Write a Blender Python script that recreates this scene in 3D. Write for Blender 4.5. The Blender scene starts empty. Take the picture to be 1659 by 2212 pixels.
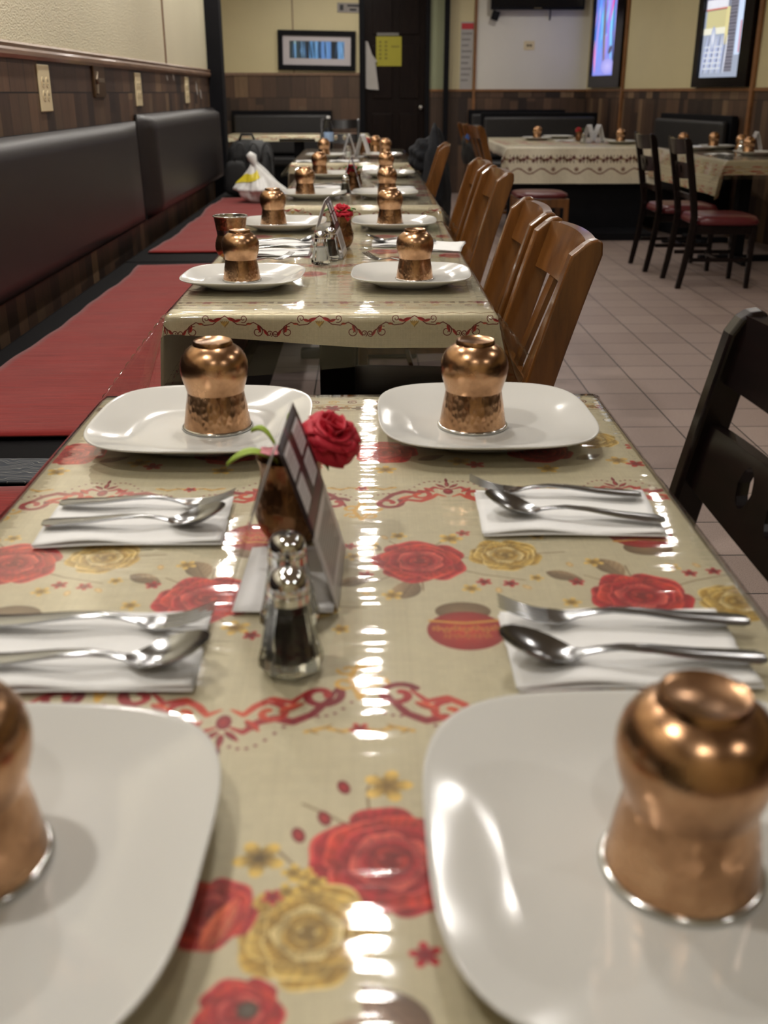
import bpy, math, random
import numpy as np
from mathutils import Vector, Matrix

PI = math.pi
S = bpy.context.scene
C = S.collection
random.seed(7)

# ---------------------------------------------------------------- camera, world, exposure
F_PX, HORIZON, VANISH = 2200.0, 200.0, 790.0
pitch = math.atan((1106 - HORIZON) / F_PX)
yaw = math.atan((829.5 - VANISH) / (F_PX / math.cos(pitch)))
cam = bpy.data.cameras.new('camera')
cam.sensor_fit = 'AUTO'
cam.sensor_width = 36.0
cam.lens = 36.0 * F_PX / 2212.0
cam.clip_start = 0.02
cam.dof.use_dof = True
cam.dof.focus_distance = 1.95
cam.dof.aperture_fstop = 5.6
cam_o = bpy.data.objects.new('camera', cam)
C.objects.link(cam_o)
cam_o.location = (0, 0, 1.19)
cam_o.rotation_euler = (PI / 2 - pitch, 0, -yaw)
S.camera = cam_o

S.view_settings.view_transform = 'Standard'
S.view_settings.look = 'None'
S.view_settings.exposure = 0.38
S.view_settings.gamma = 1.0
S.view_settings.use_curve_mapping = False

W = bpy.data.worlds.new('world')
S.world = W
W.use_nodes = True
W.node_tree.nodes['Background'].inputs[0].default_value = (1.0, 0.97, 0.94, 1)
W.node_tree.nodes['Background'].inputs[1].default_value = 0.60
LAMP_STRENGTH = 235.0
LAMP_COLOR = (1.0, 0.95, 0.88)
CEIL = 2.75

# ---------------------------------------------------------------- object helpers
def link(o):
    C.objects.link(o)
    return o

def tag(o, label, cat, group=None):
    o['label'] = label
    o['category'] = cat
    if group:
        o['group'] = group
    return o

def thing(name, label, cat, loc=(0, 0, 0), rz=0.0, group=None):
    o = bpy.data.objects.new(name, None)
    o.empty_display_size = 0.05
    link(o)
    o.location = loc
    o.rotation_euler = (0, 0, rz)
    return tag(o, label, cat, group)

def dup(root, loc, rz, label=None, group=None):
    r = root.copy()
    link(r)
    r.location = loc
    r.rotation_euler = (root.rotation_euler[0], root.rotation_euler[1], rz)
    if label:
        r['label'] = label
    if group:
        r['group'] = group
    for ch in list(root.children):
        c = ch.copy()
        link(c)
        c.parent = r
        for g in list(ch.children):
            d = g.copy()
            link(d)
            d.parent = c
    return r

class MB:
    def __init__(self):
        self.v, self.f, self.m, self.uv = [], [], [], {}
    def add(self, verts, faces, mat=0):
        n = len(self.v)
        self.v += [tuple(p) for p in verts]
        for f in faces:
            self.f.append([i + n for i in f])
            self.m.append(mat)
        return self
    def box(self, x0, x1, y0, y1, z0, z1, mat=0, rot=None, piv=None):
        vs = [Vector((x, y, z)) for z in (z0, z1) for y in (y0, y1) for x in (x0, x1)]
        if rot is not None:
            piv = Vector(piv or ((x0 + x1) / 2, (y0 + y1) / 2, (z0 + z1) / 2))
            vs = [rot @ (p - piv) + piv for p in vs]
        return self.add(vs, [(0, 2, 3, 1), (4, 5, 7, 6), (0, 1, 5, 4), (2, 6, 7, 3), (0, 4, 6, 2), (1, 3, 7, 5)], mat)
    def hexa(self, p8, mat=0):
        return self.add(p8, [(0, 2, 3, 1), (4, 5, 7, 6), (0, 1, 5, 4), (2, 6, 7, 3), (0, 4, 6, 2), (1, 3, 7, 5)], mat)
    def lathe(self, prof, n=48, c=(0, 0, 0), mat=0, rfun=None):
        vs, fs, rows = [], [], []
        for r, z in prof:
            if r <= 1e-6:
                rows.append([len(vs)])
                vs.append((c[0], c[1], c[2] + z))
            else:
                rows.append(list(range(len(vs), len(vs) + n)))
                for k in range(n):
                    a = 2 * PI * k / n
                    rr = r * (rfun(a, z) if rfun else 1)
                    vs.append((c[0] + rr * math.cos(a), c[1] + rr * math.sin(a), c[2] + z))
        for A, B in zip(rows, rows[1:]):
            for k in range(n):
                a0, a1 = A[k % len(A)], A[(k + 1) % len(A)]
                b0, b1 = B[k % len(B)], B[(k + 1) % len(B)]
                if len(A) == 1 and len(B) == 1:
                    continue
                if len(A) == 1:
                    fs.append((a0, b1, b0))
                elif len(B) == 1:
                    fs.append((a0, a1, b0))
                else:
                    fs.append((a0, a1, b1, b0))
        return self.add(vs, fs, mat)
    def prism(self, poly, axis, a, b, mat=0):
        n = len(poly)
        def P(u, w, t):
            return {'x': (t, u, w), 'y': (u, t, w), 'z': (u, w, t)}[axis]
        vs = [P(u, w, a) for u, w in poly] + [P(u, w, b) for u, w in poly]
        fs = [tuple(range(n)), tuple(range(2 * n - 1, n - 1, -1))]
        fs += [(i, i + n, (i + 1) % n + n, (i + 1) % n) for i in range(n)]
        return self.add(vs, fs, mat)
    def tube(self, pts, rad, n=10, mat=0):
        pts = [Vector(p) for p in pts]
        if not hasattr(rad, '__len__'):
            rad = [rad] * len(pts)
        vs, fs = [], []
        up = Vector((0, 0, 1))
        prev = None
        for i, p in enumerate(pts):
            t = (pts[min(i + 1, len(pts) - 1)] - pts[max(i - 1, 0)]).normalized()
            if prev is None:
                x = t.orthogonal().normalized()
            else:
                x = (prev - t * prev.dot(t)).normalized()
            prev = x
            y = t.cross(x)
            for k in range(n):
                a = 2 * PI * k / n
                vs.append(p + (x * math.cos(a) + y * math.sin(a)) * rad[i])
        L = len(pts)
        for i in range(L - 1):
            for k in range(n):
                fs.append((i * n + k, i * n + (k + 1) % n, (i + 1) * n + (k + 1) % n, (i + 1) * n + k))
        fs.append(tuple(range(n - 1, -1, -1)))
        fs.append(tuple((L - 1) * n + k for k in range(n)))
        return self.add(vs, fs, mat)
    def grid(self, fn, nu, nv, mat=0, cu=False):
        vs = [fn(i / nu, j / nv) for j in range(nv + 1) for i in range(nu + 1)]
        w = nu + 1
        fs = [(j * w + i, j * w + i + 1, (j + 1) * w + i + 1, (j + 1) * w + i) for j in range(nv) for i in range(nu)]
        return self.add(vs, fs, mat)
    def build(self, name, mats, parent=None, smooth=False, bevel=0, solid=0, sub=0, uvs=None, seg=2, angle=None, loc=None):
        me = bpy.data.meshes.new(name)
        me.from_pydata(self.v, [], self.f)
        if not isinstance(mats, (list, tuple)):
            mats = [mats]
        for m in mats:
            me.materials.append(m)
        me.polygons.foreach_set('material_index', self.m)
        if uvs is not None:
            l = me.uv_layers.new(name='UVMap')
            li = np.zeros(len(me.loops), dtype=np.int32)
            me.loops.foreach_get('vertex_index', li)
            if callable(uvs):
                pass
            else:
                arr = np.array(uvs, dtype=np.float32)
                l.data.foreach_set('uv', arr.reshape(-1))
        me.validate(clean_customdata=False)
        me.update()
        if smooth:
            me.polygons.foreach_set('use_smooth', [True] * len(me.polygons))
            if angle:
                me.set_sharp_from_angle(angle=angle)
        o = bpy.data.objects.new(name, me)
        link(o)
        if parent:
            o.parent = parent
        if loc:
            o.location = loc
        if solid:
            md = o.modifiers.new('solid', 'SOLIDIFY')
            md.thickness = solid
            md.offset = 0
        if bevel:
            md = o.modifiers.new('bevel', 'BEVEL')
            md.width = bevel
            md.segments = seg
            md.limit_method = 'ANGLE'
            md.angle_limit = math.radians(40)
        if sub:
            md = o.modifiers.new('sub', 'SUBSURF')
            md.levels = sub
            md.render_levels = sub
        return o

def structure(o):
    o['kind'] = 'structure'
    return o

# ---------------------------------------------------------------- material helpers
def lin(r, g, b):
    f = lambda c: (c / 255 / 12.92) if c / 255 <= 0.04045 else ((c / 255 + 0.055) / 1.055) ** 2.4
    return (f(r), f(g), f(b), 1)

class NT:
    def __init__(self, name):
        self.mat = bpy.data.materials.new(name)
        self.mat.use_nodes = True
        self.t = self.mat.node_tree
        self.b = self.t.nodes['Principled BSDF']
        self.out = self.t.nodes['Material Output']
    def n(self, typ, **kw):
        x = self.t.nodes.new(typ)
        ins = kw.pop('ins', {})
        for k, v in kw.items():
            setattr(x, k, v)
        for k, v in ins.items():
            if hasattr(v, 'is_output') or isinstance(v, bpy.types.NodeSocket):
                self.t.links.new(v, x.inputs[k])
            else:
                x.inputs[k].default_value = v
        return x
    def set(self, **kw):
        for k, v in kw.items():
            k = k.replace('_', ' ')
            if isinstance(v, bpy.types.NodeSocket):
                self.t.links.new(v, self.b.inputs[k])
            else:
                self.b.inputs[k].default_value = v
        return self
    def obj(self):
        return self.n('ShaderNodeTexCoord').outputs['Object']
    def mapped(self, scale=(1, 1, 1), coord='Object', rot=(0, 0, 0)):
        tc = self.n('ShaderNodeTexCoord').outputs[coord]
        return self.n('ShaderNodeMapping', ins={'Vector': tc, 'Scale': scale, 'Rotation': rot}).outputs[0]
    def noise(self, vec, scale, detail=4, rough=0.55):
        return self.n('ShaderNodeTexNoise', ins={'Vector': vec, 'Scale': scale, 'Detail': detail, 'Roughness': rough}).outputs['Fac']
    def ramp(self, fac, stops):
        r = self.n('ShaderNodeValToRGB', ins={'Fac': fac})
        el = r.color_ramp.elements
        el[0].position, el[0].color = stops[0]
        el[1].position, el[1].color = stops[-1]
        for p, c in stops[1:-1]:
            e = el.new(p)
            e.color = c
        return r.outputs['Color']
    def bump(self, h, strength=0.2, dist=0.01):
        b = self.n('ShaderNodeBump', ins={'Height': h, 'Strength': strength, 'Distance': dist})
        return b.outputs[0]
    def math(self, op, a, b=0.0):
        m = self.n('ShaderNodeMath', operation=op)
        for i, v in enumerate((a, b)):
            if isinstance(v, bpy.types.NodeSocket):
                self.t.links.new(v, m.inputs[i])
            else:
                m.inputs[i].default_value = v
        return m.outputs[0]
    def mix(self, fac, a, b, blend='MIX'):
        m = self.n('ShaderNodeMix', data_type='RGBA', blend_type=blend)
        for k, v in ((0, fac), (6, a), (7, b)):
            if isinstance(v, bpy.types.NodeSocket):
                self.t.links.new(v, m.inputs[k])
            else:
                m.inputs[k].default_value = v
        return m.outputs[2]

def simple(name, col, rough=0.5, metal=0.0, var=0.12, scale=30, bump=0.0, coat=0.0, spec=0.5):
    """plain material with a little procedural variation of tone and relief"""
    m = NT(name)
    nz = m.noise(m.obj(), scale, 3)
    c = m.mix(nz, tuple(x * (1 - var) for x in col[:3]) + (1,), tuple(min(1, x * (1 + var)) for x in col[:3]) + (1,))
    m.set(Base_Color=c, Roughness=rough, Metallic=metal, Coat_Weight=coat, Specular_IOR_Level=spec)
    if bump:
        m.set(Normal=m.bump(m.noise(m.obj(), scale * 6, 2), bump, 0.002))
    return m.mat

def plank_mat(name, direction, row_z, reddish=False):
    """vertical reclaimed-wood planks along a wall direction, with a butt joint line at row_z"""
    m = NT(name)
    o = m.obj()
    u = m.n('ShaderNodeVectorMath', operation='DOT_PRODUCT', ins={0: o, 1: direction}).outputs['Value']
    z = m.n('ShaderNodeSeparateXYZ', ins={0: o}).outputs['Z']
    above = m.math('GREATER_THAN', z, row_z)
    width = m.math('ADD', m.math('MULTIPLY', above, 0.07), 0.105)
    uu = m.math('DIVIDE', m.math('ADD', u, m.math('MULTIPLY', above, 3.37)), width)
    col = m.math('FLOOR', uu)
    stag = m.n('ShaderNodeTexWhiteNoise', noise_dimensions='1D', ins={'W': col}).outputs['Value']
    row = m.math('FLOOR', m.math('ADD', m.math('MULTIPLY', z, 1.15), m.math('MULTIPLY', stag, 0.9)))
    row = m.math('ADD', m.math('MULTIPLY', row, m.math('SUBTRACT', 1.0, above)), m.math('MULTIPLY', above, 17.0))
    cell = m.n('ShaderNodeCombineXYZ', ins={0: col, 1: row, 2: above}).outputs[0]
    rnd = m.n('ShaderNodeTexWhiteNoise', noise_dimensions='3D', ins={'Vector': cell}).outputs['Value']
    base = m.ramp(rnd, [(0.0, lin(50, 39, 36)), (0.3, lin(100, 76, 60)), (0.55, lin(124, 94, 72)), (0.75, lin(70, 53, 45)), (1.0, lin(164, 132, 100))])
    gv = m.n('ShaderNodeCombineXYZ', ins={0: m.math('MULTIPLY', u, 60.0), 1: m.math('MULTIPLY', z, 3.0), 2: m.math('MULTIPLY', rnd, 40.0)}).outputs[0]
    grain = m.noise(gv, 1.0, 6, 0.65)
    c = m.mix(m.math('MULTIPLY', grain, 0.75), base, lin(32, 24, 20))
    fr = m.math('FRACT', uu)
    gap = m.math('LESS_THAN', fr, 0.03)
    c = m.mix(gap, c, lin(28, 20, 17))
    zz = m.math('LESS_THAN', m.math('ABSOLUTE', m.math('SUBTRACT', z, row_z)), 0.003)
    c = m.mix(zz, c, lin(28, 20, 17))
    m.set(Base_Color=c, Roughness=0.45, Normal=m.bump(grain, 0.15, 0.004))
    return m.mat

def wood_mat(name, c1, c2, rough=0.25, axis=(4, 4, 40), coat=0.6):
    m = NT(name)
    v = m.mapped(scale=axis)
    n1 = m.noise(v, 1.6, 6, 0.6)
    c = m.ramp(n1, [(0.3, c1), (0.7, c2)])
    m.set(Base_Color=c, Roughness=rough, Coat_Weight=coat, Coat_Roughness=0.12, Normal=m.bump(n1, 0.05, 0.002))
    return m.mat

# ---------------------------------------------------------------- printed patterns, drawn here in numpy
def c3(r, g, b):
    return np.array([r, g, b], dtype=np.float32) / 255.0

class Canvas:
    """a printed pattern, metres in, repeating in x with period w"""
    def __init__(self, w, h, res, bg, y0=0.0, wrap=True):
        self.w, self.h, self.res, self.y0, self.wrap = w, h, res, y0, wrap
        self.nx, self.ny = int(round(w * res)), int(round(h * res))
        self.a = np.ones((self.ny, self.nx, 3), dtype=np.float32) * bg
        self.rng = np.random.RandomState(3)
    def stamp(self, cx, cy, R, fn):
        for ox in ((-self.w, 0, self.w) if self.wrap else (0,)):
            x0, x1 = (cx + ox - R) * self.res, (cx + ox + R) * self.res
            y0, y1 = (cy - self.y0 - R) * self.res, (cy - self.y0 + R) * self.res
            i0, i1 = max(0, int(x0)), min(self.nx, int(x1) + 1)
            j0, j1 = max(0, int(y0)), min(self.ny, int(y1) + 1)
            if i0 >= i1 or j0 >= j1:
                continue
            X = (np.arange(i0, i1) + .5) / self.res - cx - ox
            Y = (np.arange(j0, j1) + .5) / self.res + self.y0 - cy
            dx, dy = np.meshgrid(X, Y)
            col, al = fn(dx.astype(np.float32), dy.astype(np.float32))
            al = np.clip(al, 0, 1)[..., None]
            t = self.a[j0:j1, i0:i1]
            self.a[j0:j1, i0:i1] = t * (1 - al) + col * al
    def soft(self, d, e=None):
        e = e or 1.2 / self.res
        return np.clip(0.5 - d / e, 0, 1)
    def rose(self, cx, cy, R, pal, rot=0.0, squash=1.0):
        dark, mid, light, hot = pal
        layers = [(1.0, 5, 0.0), (0.84, 5, 0.9), (0.66, 4, 0.3), (0.50, 4, 1.3), (0.36, 3, 0.5), (0.22, 3, 1.1)]
        def fn(dx, dy):
            dy = dy / squash
            r = np.hypot(dx, dy) / R
            th = np.arctan2(dy, dx) + rot
            col = np.ones(dx.shape + (3,), np.float32) * dark
            alpha = np.zeros_like(dx)
            for k, (L, n, ph) in enumerate(layers):
                s = np.abs(np.sin(n / 2 * (th - ph) + 0.35 * np.sin(3 * th + k)))
                bnd = L * (0.82 + 0.20 * s ** 0.5 + 0.03 * np.sin(9 * th + 2 * k))
                m = np.clip((bnd - r) * R * self.res / 1.4, 0, 1)
                t = np.clip((r / np.maximum(bnd, 1e-3) - 0.55) / 0.45, 0, 1)
                sh = (0.35 + 0.65 * s) * (0.25 + 0.75 * t)
                streak = 0.5 + 0.5 * np.sin(th * 31 + 5 * np.sin(th * 3 + k) + 9 * r)
                base = (mid, hot, mid, light, mid, hot)[k]
                edge = np.clip((t - 0.80) / 0.12, 0, 1) * (0.4 + 0.6 * np.clip(np.sin(th * n / 2 + k * 1.7), 0, 1))
                c = dark * (1 - sh[..., None]) + base * sh[..., None]
                c = c * (0.86 + 0.16 * streak[..., None])
                c = c * (1 - 0.75 * edge[..., None]) + light * 0.75 * edge[..., None]
                out = np.clip((t - 0.97) / 0.03, 0, 1)[..., None]
                c = c * (1 - 0.5 * out) + dark * 0.5 * out
                col = col * (1 - m[..., None]) + c * m[..., None]
                alpha = np.maximum(alpha, m)
            for px, py in ((-0.1, 0.05), (0.12, 0.0)):
                dd = np.hypot(dx / R - px, dy / R - py)
                mm = np.clip((0.05 - dd) * 30, 0, 1)[..., None] * .7
                col = col * (1 - mm) + light * mm
            return col, alpha
        self.stamp(cx, cy, R * 1.15, fn)
    def leaf(self, cx, cy, L, wd, ang, col, vein):
        def fn(dx, dy):
            u = dx * math.cos(ang) + dy * math.sin(ang)
            v = -dx * math.sin(ang) + dy * math.cos(ang)
            t = np.clip(u / L, -1, 1)
            hw = wd * (1 - t * t) ** 0.8 * (1 - 0.25 * t)
            al = self.soft(np.abs(v) - hw) * (np.abs(u) < L)
            k = np.clip(0.5 + v / (2 * wd), 0, 1)[..., None]
            c = col * (0.7 + 0.45 * k)
            vn = self.soft(np.abs(np.abs(v) * 1.0 - 0.0) - 0.0006)[..., None]
            rib = (np.sin((u + np.abs(v) * 1.1) / L * 17) > 0.86)[..., None] * 0.5
            c = c * (1 - np.maximum(vn, rib)) + vein * np.maximum(vn, rib)
            return c, al
        self.stamp(cx, cy, L * 1.1, fn)
    def blossom(self, cx, cy, R, n, col, dark, ph=0.0, squash=1.0):
        def fn(dx, dy):
            r = np.hypot(dx, dy / squash) / R
            th = np.arctan2(dy, dx) + ph
            s = np.abs(np.cos(n / 2 * th))
            al = np.clip((0.45 + 0.55 * s - r) * R * self.res / 1.3, 0, 1)
            k = np.clip(r * 1.3, 0, 1)[..., None]
            c = dark * (1 - k) + col * k
            c = c * (0.78 + 0.22 * s[..., None])
            return c, al
        self.stamp(cx, cy, R * 1.1, fn)
    def ellipse(self, cx, cy, a, b, ang, col, col2=None):
        def fn(dx, dy):
            u = dx * math.cos(ang) + dy * math.sin(ang)
            v = -dx * math.sin(ang) + dy * math.cos(ang)
            q = np.sqrt((u / a) ** 2 + (v / b) ** 2)
            al = np.clip((1 - q) * min(a, b) * self.res / 1.2, 0, 1)
            k = np.clip(q, 0, 1)[..., None]
            c = col * (1 - k) + (col if col2 is None else col2) * k
            return c, al
        self.stamp(cx, cy, max(a, b) * 1.1, fn)
    def stroke(self, pts, wd, col, taper=False, col2=None):
        pts = np.array(pts, dtype=np.float32)
        c = (pts.min(0) + pts.max(0)) / 2
        R = np.abs(pts - c).max() + wd * 2
        n = len(pts) - 1
        def fn(dx, dy):
            best = np.full(dx.shape, 9.0, np.float32)
            tt = np.zeros_like(dx)
            for i in range(n):
                a, b = pts[i] - c, pts[i + 1] - c
                d = b - a
                l2 = float(d @ d) + 1e-12
                t = np.clip(((dx - a[0]) * d[0] + (dy - a[1]) * d[1]) / l2, 0, 1)
                g = (i + t) / n
                w = wd * (1 - 0.7 * np.abs(2 * g - 1) ** 2) if taper else wd
                q = np.hypot(dx - a[0] - t * d[0], dy - a[1] - t * d[1]) - w
                m = q < best
                best = np.where(m, q, best)
                tt = np.where(m, g, tt)
            k = tt[..., None]
            cc = col * (1 - k) + (col if col2 is None else col2) * k
            return cc, self.soft(best)
        self.stamp(c[0], c[1], R, fn)
    def rect(self, x0, x1, y0, y1, col):
        i0, i1 = [int(np.clip(x * self.res, 0, self.nx)) for x in (x0, x1)]
        j0, j1 = [int(np.clip((y - self.y0) * self.res, 0, self.ny)) for y in (y0, y1)]
        self.a[j0:j1, i0:i1] = col
    def fabric(self, amp=0.03):
        r = self.rng
        hx = r.rand(1, self.nx, 1) - .5
        hy = r.rand(self.ny, 1, 1) - .5
        g = r.rand(self.ny, self.nx, 1) - .5
        k = 16
        lo = r.rand(self.ny // k + 2, self.nx // k + 1, 1)
        lo[:, -1] = lo[:, 0]
        lo = np.repeat(np.repeat(lo, k, 0), k, 1)[:self.ny, :self.nx] - .5
        self.a = self.a * (1 + amp * (hx + hy) + amp * 1.6 * g + amp * .6 * lo)
    def image(self, name):
        im = bpy.data.images.new(name, self.nx, self.ny)
        px = np.ones((self.ny, self.nx, 4), np.float32)
        px[..., :3] = np.clip(self.a, 0, 1)
        im.pixels.foreach_set(px.reshape(-1).astype(np.float32))
        im.update()
        im.pack()
        return im

RED = (c3(104, 10, 24), c3(190, 28, 42), c3(244, 110, 94), c3(226, 66, 46))
GOLD = (c3(112, 88, 42), c3(206, 166, 70), c3(252, 232, 168), c3(232, 196, 100))
LINEN = c3(190, 182, 154)
SCARLET, WINE, ORANGE, OCHRE, TAUPE = c3(170, 36, 42), c3(116, 20, 40), c3(204, 84, 50), c3(204, 160, 74), c3(136, 116, 88)

def spiral(cx, cy, r0, r1, a0, turns, n=22, sx=1, sy=1):
    out = []
    for i in range(n + 1):
        t = i / n
        r = r0 + (r1 - r0) * t
        a = a0 + turns * 2 * PI * t
        out.append((cx + sx * r * math.cos(a), cy + sy * r * math.sin(a)))
    return out

def frieze(cv, x0, yb, s):
    """one scrolled crest, point at x0, half width .1, s=+1 points to +y"""
    P = lambda x, y: (x0 + x, yb + s * 1.2 * y)
    for k in (-1, 1):
        cv.stroke([P(k * .006, .026), P(k * .016, .031), P(k * .026, .020), P(k * .038, .016), P(k * .052, .020), P(k * .066, .012), P(k * .078, -.004), P(k * .084, -.018)], .0044, SCARLET, True, WINE)
        cv.stroke(spiral(x0 + k * .034, yb + s * .012, .014, .004, PI / 2, .95 * k * s, 18, 1, 1), .0030, SCARLET, False, ORANGE)
        cv.stroke(spiral(x0 + k * .072, yb - s * .012, .017, .005, 0.6, 1.1 * k * s, 20), .0034, WINE, False, SCARLET)
        cv.stroke([P(k * .004, .006), P(k * .014, .012), P(k * .022, .002), P(k * .034, -.006), P(k * .050, -.002), P(k * .062, -.016)], .0036, ORANGE, True, SCARLET)
        cv.leaf(*P(k * .050, .004), .012, .004, k * s * -0.6, ORANGE, SCARLET)
        cv.leaf(*P(k * .022, .024), .010, .0035, k * s * 0.9, SCARLET, ORANGE)
        for i in range(15):
            t = i / 14
            cv.ellipse(*P(k * (.008 + .088 * t), .046 - .05 * t ** 1.3 + .006 * math.sin(t * 9)), .0018, .0018, 0, WINE)
        # pale gold palmette between two crests
        cv.stroke([P(k * .1025, -.006), P(k * .094, -.030), P(k * .1025, -.052)], .0024, OCHRE)
        cv.stroke(spiral(x0 + k * .090, yb - s * .030, .010, .003, 0, .9 * k * s, 14), .0020, OCHRE)
        cv.stroke(spiral(x0 + k * .092, yb - s * .050, .008, .003, PI, -.9 * k * s, 14), .0019, OCHRE)
    cv.ellipse(*P(0, .020), .0062, .0100, 0, SCARLET, WINE)
    for k in (-1, 0, 1):
        cv.leaf(*P(k * .008, .040 - abs(k) * .005), .009, .0028, PI / 2 - k * s * .7 if s > 0 else -PI / 2 - k * s * .7, WINE, SCARLET)
    cv.leaf(*P(0, .051), .007, .002, PI / 2, WINE, WINE)
    # small red blossom with gold twigs beyond, midway between two crests
    bx, by = x0 + .1025, yb + s * .034
    for k in (-1, 1):
        cv.stroke([(bx, by), (bx + k * .014, by + s * .003), (bx + k * .026, by - s * .002), (bx + k * .040, by + s * .003)], .0020, OCHRE)
        for i in range(3):
            cv.leaf(bx + k * (.014 + .010 * i), by + s * .0035 * (-1) ** i, .005, .0016, k * .6 * (-1) ** i, OCHRE, TAUPE)
    cv.blossom(bx, by, .0085, 5, c3(196, 48, 40), WINE, .4)

def pot(cv, x, y, s, rot=0.0):
    cv.ellipse(x, y + s * .024, .026, .018, rot, c3(134, 112, 82), c3(104, 84, 60))
    cv.ellipse(x, y - s * .012, .035, .035, rot, c3(190, 56, 40), c3(138, 22, 28))
    cv.stroke([(x - .031, y + s * .006), (x, y + s * .001), (x + .031, y + s * .006)], .0020, c3(196, 140, 52))
    for i in range(7):
        xx = x - .026 + .0087 * i
        cv.blossom(xx, y - s * (.008 + .003 * (i % 2)), .0052, 5, c3(206, 148, 56), c3(160, 60, 34), i)
        if 0 < i < 6:
            cv.blossom(xx, y - s * .022, .0044, 4, c3(200, 130, 46), c3(150, 40, 30), i)
    cv.rect(0, 0, 0, 0, OCHRE)

def bouquet(cv, x, y, flip=False, seed=0):
    """red rose, golden rose to its right, sprigs, and the ornamented red pot"""
    s = -1 if flip else 1
    r = random.Random(seed)
    # twigs and leaves first
    for dx, dy, a in ((-.03, .05, 2.2), (.03, .055, .9), (.10, -.045, -.7), (-.045, -.045, -2.3), (.15, .02, .3), (.0, -.066, -1.4)):
        cv.stroke([(x, y), (x + dx * .6, y + s * dy * .7), (x + dx, y + s * dy)], .0009, TAUPE)
    cv.leaf(x - .015, y - s * .062, .022, .0135, s * 1.2, c3(150, 128, 98), c3(104, 84, 62))
    cv.leaf(x + .140, y - s * .036, .019, .010, -s * .5, c3(142, 120, 92), c3(92, 74, 54))
    cv.leaf(x - .050, y + s * .036, .015, .008, s * 2.4, c3(150, 132, 100), c3(110, 92, 68))
    pot(cv, x + .034, y - s * .132, s)
    cv.rose(x, y, .049, RED, .3 + seed)
    cv.rose(x + .088, y + s * .014, .038, GOLD, 1.3 + seed)
    for dx, dy, R in ((-.052, .040, .012), (.035, .056, .014), (-.030, -.075, .011), (.046, -.062, .010), (-.068, .012, .010), (-.02, .064, .010), (.112, -.040, .008), (.128, .060, .009)):
        cv.blossom(x + dx, y + s * dy, R, 5, c3(226, 190, 104), c3(120, 92, 40), r.random() * 6)
    for dx, dy in ((.060, -.048), (.085, -.052), (-.055, -.030), (-.072, .038), (.05, .07)):
        cv.blossom(x + dx, y + s * dy, .0085, 5, c3(188, 36, 46), c3(96, 14, 26), r.random() * 6)
    for dx, dy in ((.072, -.066), (-.035, .060), (.10, -.060), (.15, -.01)):
        cv.ellipse(x + dx, y + s * dy, .0035, .006, r.random(), c3(228, 206, 156), c3(180, 140, 80))

TILE = 0.410

def paint_cloth(y0, h, res, bands, edge_rows, extra=None):
    cv = Canvas(TILE, h, res, LINEN, y0)
    for yc in bands:
        for k in range(2):
            frieze(cv, .095 + .205 * k, yc + .215, 1)
            frieze(cv, .095 + .205 * k, yc - .215, -1)
        bouquet(cv, .052, yc + .044, False, 1)
        bouquet(cv, .052 + .205, yc - .036, True, 2)
    for ye, s in edge_rows:
        for k in range(4):
            xc = .05 + .1025 * k
            cv.blossom(xc, ye, .016, 6, c3(150, 36, 36), WINE, k)
            for q in (-1, 1):
                cv.rect(xc + q * .041 - .006, xc + q * .041 + .006, ye - .008, ye + .010, c3(104, 84, 58))
            for q in (-1, 1):
                cv.blossom(xc + q * .02, ye + .004, .010, 5, c3(160, 116, 56), TAUPE, q)
                cv.leaf(xc + q * .036, ye, .009, .004, q * .2, TAUPE, c3(90, 72, 50))
            cv.stroke([(xc - .048, ye - s * .012), (xc + .048, ye - s * .012)], .0010, TAUPE)
            cv.stroke([(xc - .05, ye + s * .020), (xc - .025, ye + s * .016), (xc, ye + s * .022), (xc + .025, ye + s * .016), (xc + .05, ye + s * .020)], .0013, c3(176, 140, 70))
            for q in (-1, 0, 1):
                cv.stroke(spiral(xc + q * .03, ye + s * .033, .009, .002, q, 1.6, 16), .0011, c3(110, 60, 50) if q else c3(190, 150, 70))
    if extra:
        extra(cv)
    cv.fabric(0.05)
    return cv

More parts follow.
